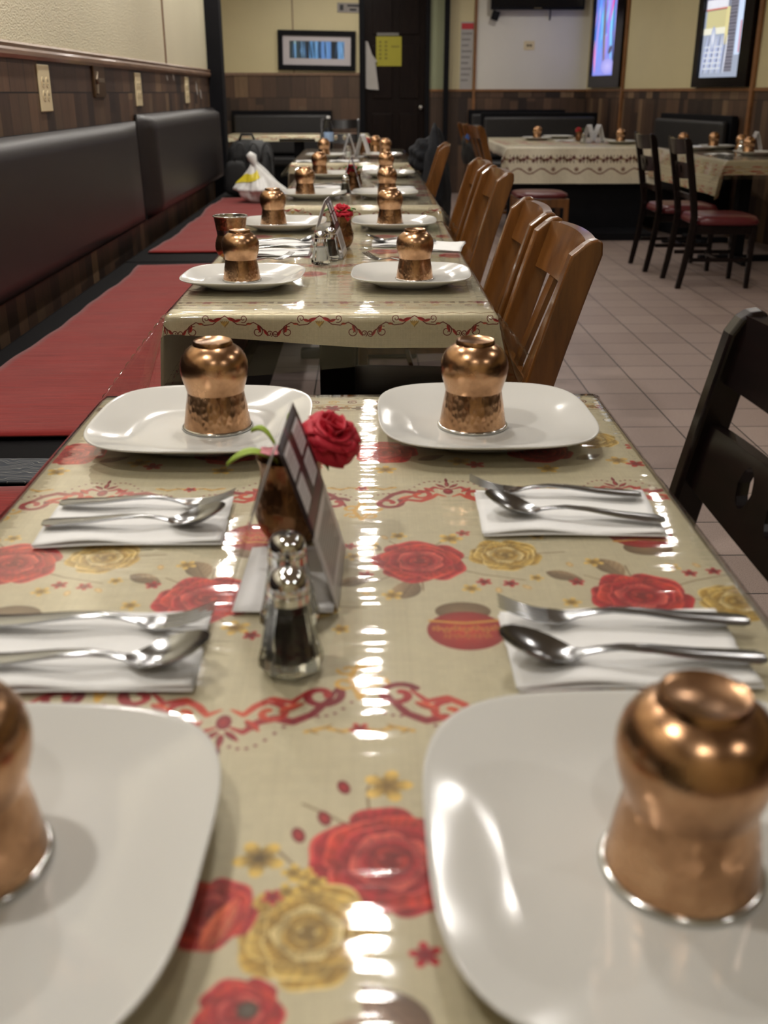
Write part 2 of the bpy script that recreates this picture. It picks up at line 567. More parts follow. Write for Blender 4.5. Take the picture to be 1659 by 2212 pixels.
def near_extra(cv):
    # lower bouquet of the near end of the table and the one under the far plates
    x, y = .004, .497
    cv.leaf(.012, .385, .026, .015, 2.3, c3(140, 112, 92), c3(98, 74, 60))
    cv.leaf(-.01, .372, .02, .012, .6, c3(146, 122, 98), c3(104, 80, 64))
    for p in ([(-.02, .47), (-.05, .50), (-.062, .515)], [(-.01, .53), (-.03, .545), (-.045, .555)], [(0, .53), (-.002, .57), (.004, .585)]):
        cv.stroke(p, .001, TAUPE)
    cv.rose(.012, .500, .051, RED, .2)
    cv.rose(-.036, .442, .041, GOLD, 2.0)
    cv.blossom(-.069, .503, .017, 5, c3(220, 186, 96), c3(84, 64, 30), .4)
    cv.blossom(.012, .573, .018, 5, c3(228, 192, 104), c3(120, 92, 40), 1.2)
    for bx, by in ((-.018, .572), (-.030, .540), (-.046, .524)):
        cv.ellipse(bx, by, .0045, .008, .3, c3(186, 34, 44), c3(96, 14, 24))
    for bx, by in ((-.05, .474), (-.041, .488), (-.034, .482), (-.047, .490)):
        cv.blossom(bx, by, .008, 4, c3(226, 192, 96), c3(120, 94, 40), bx * 99)
    cv.blossom(-.058, .470, .007, 5, c3(186, 36, 52), WINE, .2)
    cv.blossom(.030, .425, .010, 5, c3(190, 36, 46), WINE, .8)
    cv.rose(-.094, .458, .029, RED, 2.2)
    cv.leaf(-.086, .450, .022, .007, 1.2, c3(238, 120, 84), c3(190, 50, 40))
    cv.rose(-.068, .388, .024, RED, .9)
    cv.ellipse(-.064, .390, .006, .006, 0, c3(96, 92, 84), c3(70, 50, 40))
    for xc in (.052, .257):
        cv.rose(xc - .03, 1.272, .044, RED, xc * 9)
        cv.leaf(xc + .03, 1.25, .02, .009, .5, TAUPE, c3(96, 76, 56))
        cv.blossom(xc - .03, 1.205, .015, 5, c3(222, 186, 96), c3(110, 84, 40), 1)
        cv.rose(xc + .05, 1.32, .036, GOLD, xc * 5)
        cv.blossom(xc + .065, 1.235, .016, 5, c3(214, 178, 100), c3(110, 84, 40), 2)
        cv.blossom(xc + .085, 1.222, .013, 5, c3(190, 44, 44), WINE, .7)
        cv.blossom(xc + .10, 1.29, .014, 5, c3(190, 44, 54), WINE, .1)

def far_extra(cv):
    for yc in (.50, 1.25):
        for xc in (.06, .265):
            cv.rose(xc, yc, .040, RED, xc * 7)
            cv.rose(xc + .075, yc + .02, .030, GOLD, xc * 3)
            for k in range(5):
                cv.blossom(xc - .05 + .042 * k, yc - .05 + .012 * (k % 2), .011, 5, c3(206, 90, 60) if k % 2 else c3(222, 186, 96), TAUPE, k)

CLOTH_A = paint_cloth(.30, 1.29, 2300, [.89], [(1.475, 1)], near_extra)
CLOTH_B = paint_cloth(0.0, 1.75, 1500, [.86], [(.105, -1), (1.62, 1)], far_extra)

def paint_hem():
    cv = Canvas(TILE, .16, 2600, LINEN, 0.0)          # y = 0 at the table edge, growing downwards
    vine, leafc = c3(96, 34, 34), c3(176, 30, 34)
    for k in range(2):
        x0 = .1025 + .205 * k
        for q in (-1, 1):
            P = lambda x, y: (x0 + q * x, y)
            cv.stroke([P(0, .012), P(.010, .018), P(.026, .030), P(.044, .032), P(.062, .026), P(.076, .034), P(.086, .046), P(.092, .054)], .0010, vine)
            cv.stroke(spiral(x0 + q * .070, .046, .012, .003, -1.2, q * 1.3, 18), .0009, vine)
            cv.stroke(spiral(x0 + q * .096, .050, .007, .002, 1.0, -q * 1.3, 14), .0009, vine)
            cv.leaf(*P(.016, .020), .011, .0034, q * .35, leafc, vine)
            cv.leaf(*P(.028, .022), .008, .0028, q * -.3, leafc, vine)
            cv.leaf(*P(.052, .029), .006, .0022, 0, c3(204, 84, 50), vine)
            cv.leaf(*P(.074, .040), .009, .0030, q * 1.2, leafc, vine)
            cv.leaf(*P(.088, .048), .009, .0028, q * 1.0, leafc, vine)
            cv.stroke(spiral(x0 + q * .040, .018, .009, .002, 2, -q * 1.2, 14), .0008, vine)
        for a in (-.7, -.35, 0, .35, .7):
            cv.leaf(x0 + .006 * a, .026 + .004 * math.cos(a), .008, .0022, PI / 2 + a, c3(196, 160, 80), TAUPE)
    for k in range(5):
        xc = .041 + .082 * k
        cv.stroke([(xc - .041, .006), (xc - .02, .003), (xc, .007), (xc + .02, .003), (xc + .041, .006)], .0010, TAUPE)
    cv.fabric(0.06)
    return cv
HEM = paint_hem()

def paint_deep_hem():
    cv = Canvas(TILE, .32, 1100, c3(222, 214, 194), 0.0)
    for k in range(2):
        x0 = .1025 + .205 * k
        for q in (-.075, -.045, .045, .075, -.012, .015):
            cv.blossom(x0 + q, .105 + .012 * math.sin(q * 60), .021, 5, c3(112, 34, 38) if abs(q) > .02 else c3(120, 84, 56), c3(70, 30, 30), q * 50)
            cv.leaf(x0 + q, .128, .014, .005, 1.4, c3(112, 88, 70), TAUPE)
            cv.leaf(x0 + q, .080, .012, .004, 1.8, c3(112, 88, 70), TAUPE)
        cv.ellipse(x0 + .1025, .105, .016, .009, 0, c3(170, 140, 80), TAUPE)
        pts = [(x0 - .1025 + .205 * i / 16, .205 + .022 * math.cos(2 * PI * i / 16)) for i in range(17)]
        cv.stroke(pts, .006, c3(136, 92, 80))
        cv.blossom(x0 + .1025, .190, .022, 6, c3(134, 84, 76), TAUPE)
        for i in range(8):
            cv.leaf(*pts[2 * i], .012, .005, i, c3(150, 120, 100), TAUPE)
    cv.fabric(.05)
    return cv

def cloth_mat(name, img, gloss=0.42, metal=0.3):
    m = NT(name)
    uv = m.n('ShaderNodeTexCoord').outputs['UV']
    tx = m.n('ShaderNodeTexImage', image=img, extension='REPEAT', ins={'Vector': uv})
    o = m.obj()
    gl = m.noise(o, 1400, 2, 0.7)
    m.set(Base_Color=tx.outputs['Color'], Roughness=gloss, Specular_IOR_Level=0.55, Metallic=m.math('MULTIPLY', m.math('GREATER_THAN', gl, 0.50), metal),
          Normal=m.bump(gl, 0.35, 0.0008))
    return m.mat
IMG_A, IMG_B, IMG_H = CLOTH_A.image('near_cloth_print'), CLOTH_B.image('row_cloth_print'), HEM.image('hem_print')
M_CLOTH_A = cloth_mat('printed_cloth_near', IMG_A)
M_CLOTH_B = cloth_mat('printed_cloth_row', IMG_B, 0.38, 0.7)
M_DEEPHEM = cloth_mat('printed_cloth_deep_hem', paint_deep_hem().image('deep_hem_print'), 0.4)
M_HEM = cloth_mat('printed_cloth_hem', IMG_H, 0.33, 0.85)

def sheet_ior(m):
    """a thin sheet reflects alike from both of its faces"""
    bf = m.n('ShaderNodeNewGeometry').outputs['Backfacing']
    return m.math('SUBTRACT', 1.45, m.math('MULTIPLY', bf, 1.45 - 1 / 1.45))

def vinyl_mat():
    m = NT('clear_vinyl')
    v = m.mapped(scale=(5, 42, 20))
    n1 = m.noise(v, 1.0, 3, 0.5)
    n2 = m.noise(m.mapped(scale=(7, 9, 9)), 1.0, 2, 0.5)
    h = m.math('ADD', n1, m.math('MULTIPLY', n2, 1.2))
    bp = m.bump(h, 0.36, 0.0030)
    gl = m.n('ShaderNodeBsdfGlossy', ins={'Roughness': 0.05, 'Normal': bp, 'Color': (1, 1, 1, 1)})
    tr = m.n('ShaderNodeBsdfTransparent', ins={'Color': (0.965, 0.96, 0.95, 1)})
    fr = m.n('ShaderNodeFresnel', ins={'IOR': sheet_ior(m), 'Normal': bp})
    fac = m.math('MULTIPLY', fr.outputs[0], 1.25)
    mx = m.n('ShaderNodeMixShader', ins={0: fac, 1: tr.outputs[0], 2: gl.outputs[0]})
    m.t.links.new(mx.outputs[0], m.out.inputs['Surface'])
    return m.mat
M_VINYL = vinyl_mat()

# ---------------------------------------------------------------- materials
def copper_mat(name, hammered):
    m = NT(name)
    o = m.obj()
    n1 = m.noise(o, 22, 4, 0.6)
    c = m.ramp(n1, [(0.25, (0.22, 0.115, 0.058, 1)), (0.5, (0.48, 0.275, 0.150, 1)), (0.8, (0.68, 0.43, 0.25, 1))])
    m.set(Base_Color=c, Metallic=1.0)
    rr = m.math('ADD', m.math('MULTIPLY', n1, 0.22), 0.14)
    m.set(Roughness=rr)
    if hammered:
        v = m.n('ShaderNodeTexVoronoi', feature='SMOOTH_F1', ins={'Vector': m.mapped(scale=(1, 1, .62)), 'Scale': 170.0, 'Smoothness': 0.5}).outputs['Distance']
        m.set(Normal=m.bump(v, 0.30, 0.0020))
    else:
        m.set(Normal=m.bump(m.noise(o, 60, 2), 0.12, 0.003))
    return m.mat
M_COPPER = copper_mat('copper_polished', False)
M_HAMMER = copper_mat('copper_hammered', True)
M_STEEL = simple('steel', (0.62, 0.62, 0.60, 1), 0.16, 1.0, 0.08, 40)
M_CUTLERY = simple('cutlery_steel', (0.33, 0.335, 0.34, 1), 0.19, 1.0, 0.10, 60)
M_CHROME = simple('chrome', (0.72, 0.73, 0.74, 1), 0.07, 1.0, 0.04, 30)
M_PORCELAIN = simple('white_porcelain', (0.60, 0.595, 0.57, 1), 0.10, 0.0, 0.015, 8, 0, 0.0, 0.38)
M_NAPKIN = simple('paper_napkin', (0.80, 0.80, 0.80, 1), 0.9, 0, 0.04, 60, 0.15, 0, 0.2)
M_PAPER = simple('white_card', (0.72, 0.71, 0.71, 1), 0.5, 0, 0.03, 20)
M_BLACK = simple('black_leatherette', (0.005, 0.0045, 0.005, 1), 0.7, 0, 0.2, 40, 0.1, 0, 0.06)
M_BENCHBACK = simple('brown_black_leatherette', (0.019, 0.0155, 0.0155, 1), 0.40, 0, 0.15, 16, 0.06, 0, 0.35)
M_GREYLEATHER = simple('grey_leatherette', (0.022, 0.021, 0.022, 1), 0.42, 0, 0.15, 16, 0.05)
M_MATTBLACK = simple('matt_black_paint', (0.007, 0.007, 0.009, 1), 0.6, 0, 0.2, 10, 0, 0, 0.12)
M_DARKWOOD = wood_mat('dark_stained_wood', (0.003, 0.002, 0.002, 1), (0.009, 0.004, 0.004, 1), 0.22, (5, 5, 30), 0.0)
M_DARKWOOD.node_tree.nodes['Principled BSDF'].inputs['Specular IOR Level'].default_value = 0.32
M_HONEY = wood_mat('honey_wood', lin(84, 50, 20), lin(124, 78, 34), 0.24, (14, 14, 2.2), 0.7)
M_MAROON = simple('maroon_leatherette', (0.10, 0.012, 0.016, 1), 0.30, 0, 0.15, 20, 0.05)
M_BROWNSEAT = simple('dark_maroon_leatherette', (0.026, 0.008, 0.010, 1), 0.32, 0, 0.15, 20, 0.05)
M_CREAMPLASTIC = simple('cream_plastic', lin(222, 206, 168), 0.35, 0, 0.04, 20)
M_SLOT = simple('dark_slot', (0.02, 0.018, 0.015, 1), 0.6)
M_TRIM = wood_mat('oak_trim', lin(120, 80, 48), lin(150, 104, 64), 0.4, (6, 6, 6), 0.2)
M_CAP = wood_mat('walnut_cap', lin(104, 78, 62), lin(150, 118, 94), 0.4, (30, 3, 60), 0.4)
M_DOOR = wood_mat('dark_door_wood', (0.006, 0.003, 0.003, 1), (0.013, 0.007, 0.005, 1), 0.45, (30, 30, 3), 0.0)
M_DOOR.node_tree.nodes['Principled BSDF'].inputs['Specular IOR Level'].default_value = 0.15
M_LEAF = simple('silk_leaf', lin(74, 118, 40), 0.6, 0, 0.3, 60)
M_LEAFPALE = simple('silk_leaf_pale', lin(150, 176, 60), 0.6, 0, 0.2, 60)
M_PETAL = simple('red_silk_petal', lin(186, 20, 46), 0.65, 0, 0.3, 50)
M_PINK = simple('pink_silk_petal', lin(206, 130, 140), 0.7, 0, 0.15, 50)
M_PEPPER = simple('ground_pepper', (0.030, 0.022, 0.017, 1), 0.9, 0, 0.6, 400, 0.3)
M_SALT = simple('table_salt', (0.82, 0.82, 0.80, 1), 0.9, 0, 0.04, 300, 0.2)
M_BAGWHITE = simple('white_plastic_bag', (0.70, 0.70, 0.69, 1), 0.35, 0, 0.06, 20, 0.2)
M_YELLOW = simple('yellow_print', lin(214, 196, 44), 0.4, 0, 0.05, 20)
M_NYLON = simple('black_nylon', (0.008, 0.008, 0.009, 1), 0.7, 0, 0.3, 60, 0.2)
M_GREYNYLON = simple('grey_nylon', (0.035, 0.037, 0.040, 1), 0.6, 0, 0.2, 60, 0.2)
M_NAVY = simple('navy_cloth', (0.005, 0.006, 0.010, 1), 0.9, 0, 0.3, 40, 0.2)
M_YELLOWPAPER = simple('yellow_paper', lin(168, 160, 52), 0.7, 0, 0.06, 12)
M_GREYPAPER = simple('grey_paper', lin(176, 172, 168), 0.7, 0, 0.06, 12)
M_INK = simple('dark_print', (0.03, 0.03, 0.035, 1), 0.6)
M_REDINK = simple('red_print', lin(196, 60, 66), 0.6)
M_WHITEPLASTIC = simple('white_plastic', (0.65, 0.65, 0.66, 1), 0.4)
M_GOLDMAT = simple('brass_plaque', lin(88, 66, 44), 0.35, 0.5, 0.2, 30)

def glass_mat(name, col=(0.93, 0.96, 0.94, 1), rough=0.02, ior=1.45):
    m = NT(name)
    m.set(Base_Color=col, Roughness=rough, IOR=ior, Transmission_Weight=1.0)
    nz = m.noise(m.obj(), 40, 2)
    m.set(Normal=m.bump(nz, 0.05, 0.002))
    return m.mat
M_GLASS = glass_mat('clear_glass')

def clear_sheet(name, tint):
    m = NT(name)
    gl = m.n('ShaderNodeBsdfGlossy', ins={'Roughness': 0.06})
    tr = m.n('ShaderNodeBsdfTransparent', ins={'Color': tint})
    nz = m.noise(m.obj(), 15, 2)
    fr = m.n('ShaderNodeFresnel', ins={'IOR': sheet_ior(m), 'Normal': m.bump(nz, 0.1, 0.003)})
    mx = m.n('ShaderNodeMixShader', ins={0: fr.outputs[0], 1: tr.outputs[0], 2: gl.outputs[0]})
    m.t.links.new(mx.outputs[0], m.out.inputs['Surface'])
    return m.mat
M_ACRYLIC = clear_sheet('clear_acrylic', (0.90, 0.90, 0.91, 1))
M_PETBOTTLE = clear_sheet('clear_bottle_plastic', (0.88, 0.91, 0.95, 1))

def red_fabric():
    m = NT('red_bench_fabric')
    o = m.obj()
    st = m.noise(m.mapped(scale=(8, 140, 8)), 1.0, 4, 0.7)
    lo = m.noise(o, 6, 3)
    c = m.ramp(st, [(0.25, lin(96, 18, 18)), (0.75, lin(148, 42, 36))])
    c = m.mix(m.math('MULTIPLY', lo, 0.35), c, lin(104, 22, 22))
    h = m.math('ADD', m.math('MULTIPLY', st, 0.3), m.noise(m.mapped(scale=(4, 16, 4)), 1.0, 3))
    m.set(Base_Color=c, Roughness=0.95, Sheen_Weight=0.25, Specular_IOR_Level=0.15, Normal=m.bump(h, 0.35, 0.012))
    return m.mat
M_REDFAB = red_fabric()

def damask():
    m = NT('grey_damask_fabric')
    w = m.n('ShaderNodeTexWave', wave_type='RINGS', ins={'Vector': m.mapped(scale=(9, 9, 9)), 'Scale': 1.6, 'Distortion': 9.0, 'Detail': 1.0, 'Detail Scale': 1.4}).outputs['Fac']
    c = m.ramp(w, [(0.40, lin(44, 48, 56)), (0.55, lin(104, 106, 104)), (0.62, lin(150, 146, 132)), (0.68, lin(58, 60, 66))])
    m.set(Base_Color=c, Roughness=0.8)
    return m.mat
M_DAMASK = damask()

def wallpaper(name, col, sparkle=0.4, var=0.05):
    m = NT(name)
    v = m.mapped(scale=(1, 1, 1))
    n1 = m.n('ShaderNodeTexVoronoi', feature='F1', ins={'Vector': m.mapped(scale=(150, 90, 150)), 'Scale': 1.0}).outputs['Distance']
    n2 = m.noise(v, 3.0, 3)
    hi = m.n('ShaderNodeTexNoise', ins={'Vector': m.mapped(scale=(190, 130, 260)), 'Scale': 1.0, 'Detail': 2.0}).outputs['Fac']
    c = m.mix(n2, tuple(x * (1 - var) for x in col[:3]) + (1,), tuple(x * (1 + var) for x in col[:3]) + (1,))
    m.set(Base_Color=c, Roughness=0.42, Normal=m.bump(m.math('ADD', n1, hi), sparkle, 0.004))
    return m.mat
M_WALLPAPER = wallpaper('textured_cream_wallpaper', lin(222, 214, 186), 0.5)
M_CREAMWALL = wallpaper('cream_wall', lin(214, 202, 160), 0.10)
M_WHITEWALL = wallpaper('pale_wall', lin(226, 222, 212), 0.08)
M_GREENWALL = wallpaper('pale_green_wall', lin(150, 156, 126), 0.08)
M_CEIL = simple('ceiling_paint', lin(196, 188, 174), 0.9, 0, 0.04, 3)
M_PLANK_Y = plank_mat('plank_wall_left', (0, 1, 0), 1.19)
M_PLANK_X = plank_mat('plank_wall_far', (1, 0, 0), 1.13)
M_PLANK_R = plank_mat('plank_wall_right', (-0.135, 0.991, 0), 1.13)

def tile_mat():
    m = NT('speckled_floor_tile')
    o = m.obj()
    sp = m.n('ShaderNodeSeparateXYZ', ins={0: o})
    T = 0.235
    ux = m.math('DIVIDE', m.math('SUBTRACT', sp.outputs[0], 0.007), T)
    uy = m.math('DIVIDE', m.math('SUBTRACT', sp.outputs[1], 2.323), T)
    gx = m.math('ABSOLUTE', m.math('SUBTRACT', m.math('FRACT', ux), 0.5))
    gy = m.math('ABSOLUTE', m.math('SUBTRACT', m.math('FRACT', uy), 0.5))
    g = m.math('GREATER_THAN', m.math('MAXIMUM', gx, gy), 0.5 - 0.012)
    cell = m.n('ShaderNodeCombineXYZ', ins={0: m.math('FLOOR', ux), 1: m.math('FLOOR', uy)}).outputs[0]
    rnd = m.n('ShaderNodeTexWhiteNoise', noise_dimensions='2D', ins={'Vector': cell}).outputs['Value']
    base = m.mix(rnd, lin(150, 132, 125), lin(164, 146, 138))
    spk = m.noise(o, 420, 2, 0.7)
    c = m.ramp(spk, [(0.36, lin(92, 74, 70)), (0.48, lin(255, 255, 255))])
    c = m.mix(0.75, base, c, 'MULTIPLY')
    c = m.mix(g, c, lin(42, 38, 38))
    m.set(Base_Color=c, Roughness=0.42, Normal=m.bump(m.math('SUBTRACT', 1.0, g), 0.4, 0.002))
    return m.mat
M_TILE = tile_mat()

def emit_mat(name, col, strength):
    m = NT(name)
    m.set(Base_Color=(0.8, 0.8, 0.8, 1), Emission_Color=col, Emission_Strength=strength)
    return m.mat
M_LAMP = emit_mat('lamp_lens', (*LAMP_COLOR, 1), LAMP_STRENGTH)

# ---------------------------------------------------------------- the room
WX = -1.22            # left wall face
FY = 13.6             # far wall face
R0, R1 = Vector((2.722, FY)), Vector((4.785, -1.6))
rd = (R1 - R0).normalized()
rn = Vector((rd.y, -rd.x))           # normal towards the room
if rn.x > 0:
    rn = -rn

f = MB()
f.box(-3.2, 6.0, -1.6, FY + .2, -0.10, 0.0)
structure(f.build('floor', M_TILE))
f = MB()
f.box(-3.2, 6.0, -1.6, FY + .2, CEIL, CEIL + 0.1)
structure(f.build('ceiling', M_CEIL))

f = MB()
f.box(WX - .15, WX, -1.6, 8.62, 0, 1.335, 0)
f.box(WX - .15, WX - .004, -1.6, 8.62, 1.335, CEIL, 1)
structure(f.build('wall_left', [M_PLANK_Y, M_WALLPAPER]))
f = MB()
f.prism([(WX - .01, 1.300), (WX + .012, 1.300), (WX + .020, 1.312), (WX + .020, 1.326), (WX + .014, 1.336), (WX + .018, 1.346), (WX + .010, 1.354), (WX - .01, 1.354)], 'y', -1.6, 8.62)
structure(f.build('trim_1', M_CAP))
f = MB()
f.box(WX - .004, WX + .003, 6.83, 6.85, 1.354, CEIL)
structure(f.build('trim_2', M_CAP))
f = MB()                                              # black post closing the left wall
f.box(WX - .17, WX + .105, 8.625, 8.80, 0, CEIL)
structure(f.build('trim_3', M_MATTBLACK, bevel=.006))
f = MB()
f.box(-3.2, 6.0, -1.75, -1.6, 0, CEIL)
structure(f.build('wall_rear', M_CREAMWALL))
f = MB()
f.box(-2.75, -2.60, 8.8, FY, 0, CEIL)
structure(f.build('wall_alcove', M_CREAMWALL))

# far wall: left bay, door bay, right bays (own heights of plank boarding)
f = MB()
f.box(-2.75, -.045, FY, FY + .15, 0, 1.40, 0)
f.box(-2.75, -.045, FY + .004, FY + .15, 1.40, CEIL, 1)
f.box(.755, 6.0, FY, FY + .15, 0, 1.215, 0)
f.box(.755, 1.02, FY + .004, FY + .15, 1.215, CEIL, 2)
f.box(1.02, 1.33, FY + .004, FY + .15, 1.215, CEIL, 1)
f.box(1.33, 6.0, FY + .004, FY + .15, 1.215, CEIL, 3)
f.box(-.045, .755, FY + .004, FY + .15, 2.45, CEIL, 1)
structure(f.build('wall_back', [M_PLANK_X, M_CREAMWALL, M_GREENWALL, M_WHITEWALL]))
f = MB()
f.box(-2.6, -.07, FY - .014, FY, 1.385, 1.415)
structure(f.build('trim_4', M_CAP))
f = MB()
f.box(.78, 2.72, FY - .012, FY, 1.203, 1.228)
structure(f.build('trim_5', M_TRIM))
f = MB()
f.box(1.318, 1.352, FY - .018, FY, 0, CEIL)
structure(f.build('trim_6', M_TRIM))
f = MB()
f.box(.955, 1.015, FY - .10, FY - .015, 0, CEIL)
structure(f.build('trim_7', M_MATTBLACK))
f = MB()
f.box(-.88, -.868, FY - .006, FY + .01, 1.415, CEIL)
structure(f.build('trim_8', M_CAP))

# the dark door
d = MB()
d.box(-.01, .735, FY + .03, FY + .08, 0, 2.43)
door = structure(d.build('door_1', M_DOOR))
for x0, x1, z0, z1 in ((.08, .33, .25, .95), (.42, .66, .25, .95), (.08, .33, 1.12, 1.72), (.42, .66, 1.12, 1.72), (.08, .33, 1.84, 2.3), (.42, .66, 1.84, 2.3)):
    p = MB()
    p.box(x0, x1, FY + .016, FY + .032, z0, z1)
    p.build('panel', M_DOOR, door, bevel=.012)
f = MB()
f.box(-.075, -.01, FY - .03, FY + .10, 0, 2.5)
f.box(.735, .785, FY - .03, FY + .10, 0, 2.5)
f.box(-.075, .785, FY - .03, FY + .10, 2.43, 2.5)
f.build('door_frame', M_MATTBLACK, door)
k = MB()
k.lathe([(0, 0), (.022, .002), (.024, .02), (.012, .026), (.012, .05), (.028, .06), (.03, .075), (.02, .088), (0, .09)], 20)
kn = k.build('door_knob', M_STEEL, door, smooth=True)
kn.location = (.68, FY + .03, 1.02)
kn.rotation_euler = (PI / 2, 0, 0)

# right wall, slightly turned
def rw(s, off, z):
    """point on the right wall: s metres from the far corner, off metres into the room"""
    p = R0 + rd * s + rn * off
    return (p.x, p.y, z)
def rwbox(mb, s0, s1, o0, o1, z0, z1, mat=0):
    return mb.hexa([rw(s0, o0, z0), rw(s1, o0, z0), rw(s0, o1, z0), rw(s1, o1, z0), rw(s0, o0, z1), rw(s1, o0, z1), rw(s0, o1, z1), rw(s1, o1, z1)], mat)
RL = (R1 - R0).length
f = MB()
rwbox(f, 0, RL, 0, -.15, 0, 1.215, 0)
rwbox(f, 0, RL, -.004, -.15, 1.215, CEIL, 1)
structure(f.build('wall_right', [M_PLANK_R, M_CREAMWALL]))
f = MB()
rwbox(f, 0, RL, .013, 0, 1.203, 1.229)
structure(f.build('trim_9', M_TRIM))
for i, s in enumerate((1.262, 4.30)):
    f = MB()
    rwbox(f, s - .028, s + .028, .022, 0, 0, CEIL)
    structure(f.build('trim_%d' % (10 + i), M_TRIM))

# ---------------------------------------------------------------- ceiling lamps
M_LAMP_BENCH = emit_mat('bench_lamp_lens', (*LAMP_COLOR, 1), LAMP_STRENGTH * 1.9)
def downlight(x, y, label, group, lens=None):
    t = thing('downlight', label, 'ceiling light', (x, y, CEIL - .03), 0, group)
    m = MB()
    m.lathe([(.052, .0), (.070, .0), (.075, .006), (.075, .03), (.052, .03), (.052, 0)], 32)
    m.build('trim_ring', M_WHITEPLASTIC, t, smooth=True, angle=.6)
    m = MB()
    m.lathe([(0, .010), (.052, .010)], 32)
    m.build('lamp_lens', lens or M_LAMP, t)
    return t
for y in (-.9, 1.95, 2.35, 3.9, 5.35, 7.3, 9.4, 11.2, 12.6):  # lamp behind the camera added for camera-facing sides, last one for the far wall
    downlight(.0, y, 'unseen round recessed ceiling light in line with the dining tables', 'ceiling lights above the row of tables')
for y in (.6, 2.2, 3.8, 5.4, 7.0, 8.3, 10.6, 12.2):  # lamps past the bench end are added to brighten the far wall
    downlight(-.82, y, 'unseen round recessed ceiling light in line with the wall bench', 'ceiling lights above the wall bench', M_LAMP_BENCH)
for y in (-.6, 1.6, 3.6, 5.8, 8.4, 10.6, 12.4):  # lamp behind the camera and the far lamps are added as extra light
    downlight(1.85, y, 'unseen round recessed ceiling light above the tiled aisle', 'ceiling lights above the aisle')

# ---------------------------------------------------------------- pictures, screen and notices on the walls
def art_forest():
    cv = Canvas(.75, 1.0, 220, c3(120, 130, 214), 0, False)
    r = random.Random(4)
    for k in range(46):
        x = r.random() * .75
        col = (c3(96, 150, 240), c3(150, 120, 220), c3(110, 190, 230), c3(176, 150, 226), c3(84, 120, 210))[k % 5]
        cv.stroke([(x, r.random() * .5), (x + r.uniform(-.1, .1), .5), (x + r.uniform(-.16, .16), 1.0)], r.uniform(.01, .035), col, True)
    for x0, col in ((.30, c3(96, 90, 110)), (.34, c3(120, 96, 96)), (.62, c3(40, 70, 110))):
        cv.stroke([(x0 + .06, .02), (x0, .4), (x0 - .04, 1.0)], .02, col, True)
    cv.stroke([(.5, .6), (.62, 1.0)], .022, c3(226, 80, 170), True)
    cv.stroke([(.06, .05), (.02, .4)], .018, c3(232, 120, 150), True)
    cv.ellipse(.55, .28, .07, .04, .5, c3(70, 70, 90))
    cv.ellipse(.5, .10, .22, .09, 0, c3(170, 166, 226), c3(140, 140, 210))
    return cv.image('forest_picture')
def art_street():
    cv = Canvas(.79, 1.0, 220, c3(150, 160, 180), 0, False)
    r = random.Random(5)
    cv.rect(0, .46, .62, 1.0, c3(92, 92, 110))
    for k in range(9):
        cv.rect(.03 + .05 * k, .045 + .05 * k, .70, 1.0, c3(140, 140, 158))
    for k in range(26):
        cv.ellipse(.05 + r.random() * .38, .74 + r.random() * .12, .02, .04, r.random() * 3, (c3(206, 214, 236), c3(120, 124, 150), c3(220, 190, 170))[k % 3])
    cv.rect(.02, .44, .64, .72, c3(224, 226, 236))
    for k in range(10):
        cv.rect(.03 + .042 * k, .036 + .042 * k, .64, .72, c3(170, 176, 196))
    cv.rect(.02, .44, .625, .64, c3(196, 110, 96))
    cv.rect(.04, .42, .46, .62, c3(192, 186, 140))
    cv.rect(0, .48, .40, .46, c3(222, 222, 206))
    cv.rect(.42, .48, .30, .64, c3(214, 204, 150))
    cv.rect(.48, .62, .05, .74, c3(116, 116, 130))
    for k in range(22):
        cv.rect(.48, .62, .06 + .03 * k, .068 + .03 * k, c3(60, 58, 70))
    cv.rect(.64, .79, .20, 1.0, c3(196, 214, 244))
    cv.rect(.66, .70, .70, 1.0, c3(50, 60, 90))
    cv.rect(.70, .72, .22, .5, c3(190, 90, 90))
    for k in range(12):
        cv.stroke([(.02 + .04 * k, .04), (.10 + .035 * k, .38)], .012, (c3(180, 190, 226), c3(110, 120, 150), c3(210, 214, 230))[k % 3], True)
    for k in range(5):
        cv.rect(.05, .4, .08 + .05 * k, .094 + .05 * k, c3(200, 208, 226))
    cv.ellipse(.2, .36, .05, .12, 0, c3(226, 232, 244), c3(150, 160, 190))
    return cv.image('street_picture')
def art_pan():
    cv = Canvas(1.0, .32, 220, c3(36, 60, 84), 0, False)
    r = random.Random(8)
    for x0, x1, col in ((0, .12, c3(44, 58, 62)), (.12, .3, c3(56, 74, 82)), (.3, .36, c3(28, 34, 46)), (.36, .53, c3(92, 150, 206)), (.53, .58, c3(40, 66, 100)), (.58, .76, c3(96, 142, 206)), (.76, .88, c3(24, 34, 44)), (.88, 1.0, c3(110, 160, 214))):
        cv.rect(x0, x1, 0, .32, col)
    for k in range(30):
        x = r.random()
        cv.stroke([(x, 0), (x + r.uniform(-.04, .04), .32)], r.uniform(.004, .016), (c3(30, 44, 60), c3(120, 170, 220), c3(60, 96, 140))[k % 3], True)
    cv.ellipse(.10, .29, .02, .03, 0, c3(160, 196, 200))
    return cv.image('panorama_picture')

def picture_mat(name, img, strength):
    m = NT(name)
    tx = m.n('ShaderNodeTexImage', image=img, extension='EXTEND', ins={'Vector': m.n('ShaderNodeTexCoord').outputs['UV']})
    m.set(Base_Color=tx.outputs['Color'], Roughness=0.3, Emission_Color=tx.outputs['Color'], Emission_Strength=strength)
    return m.mat

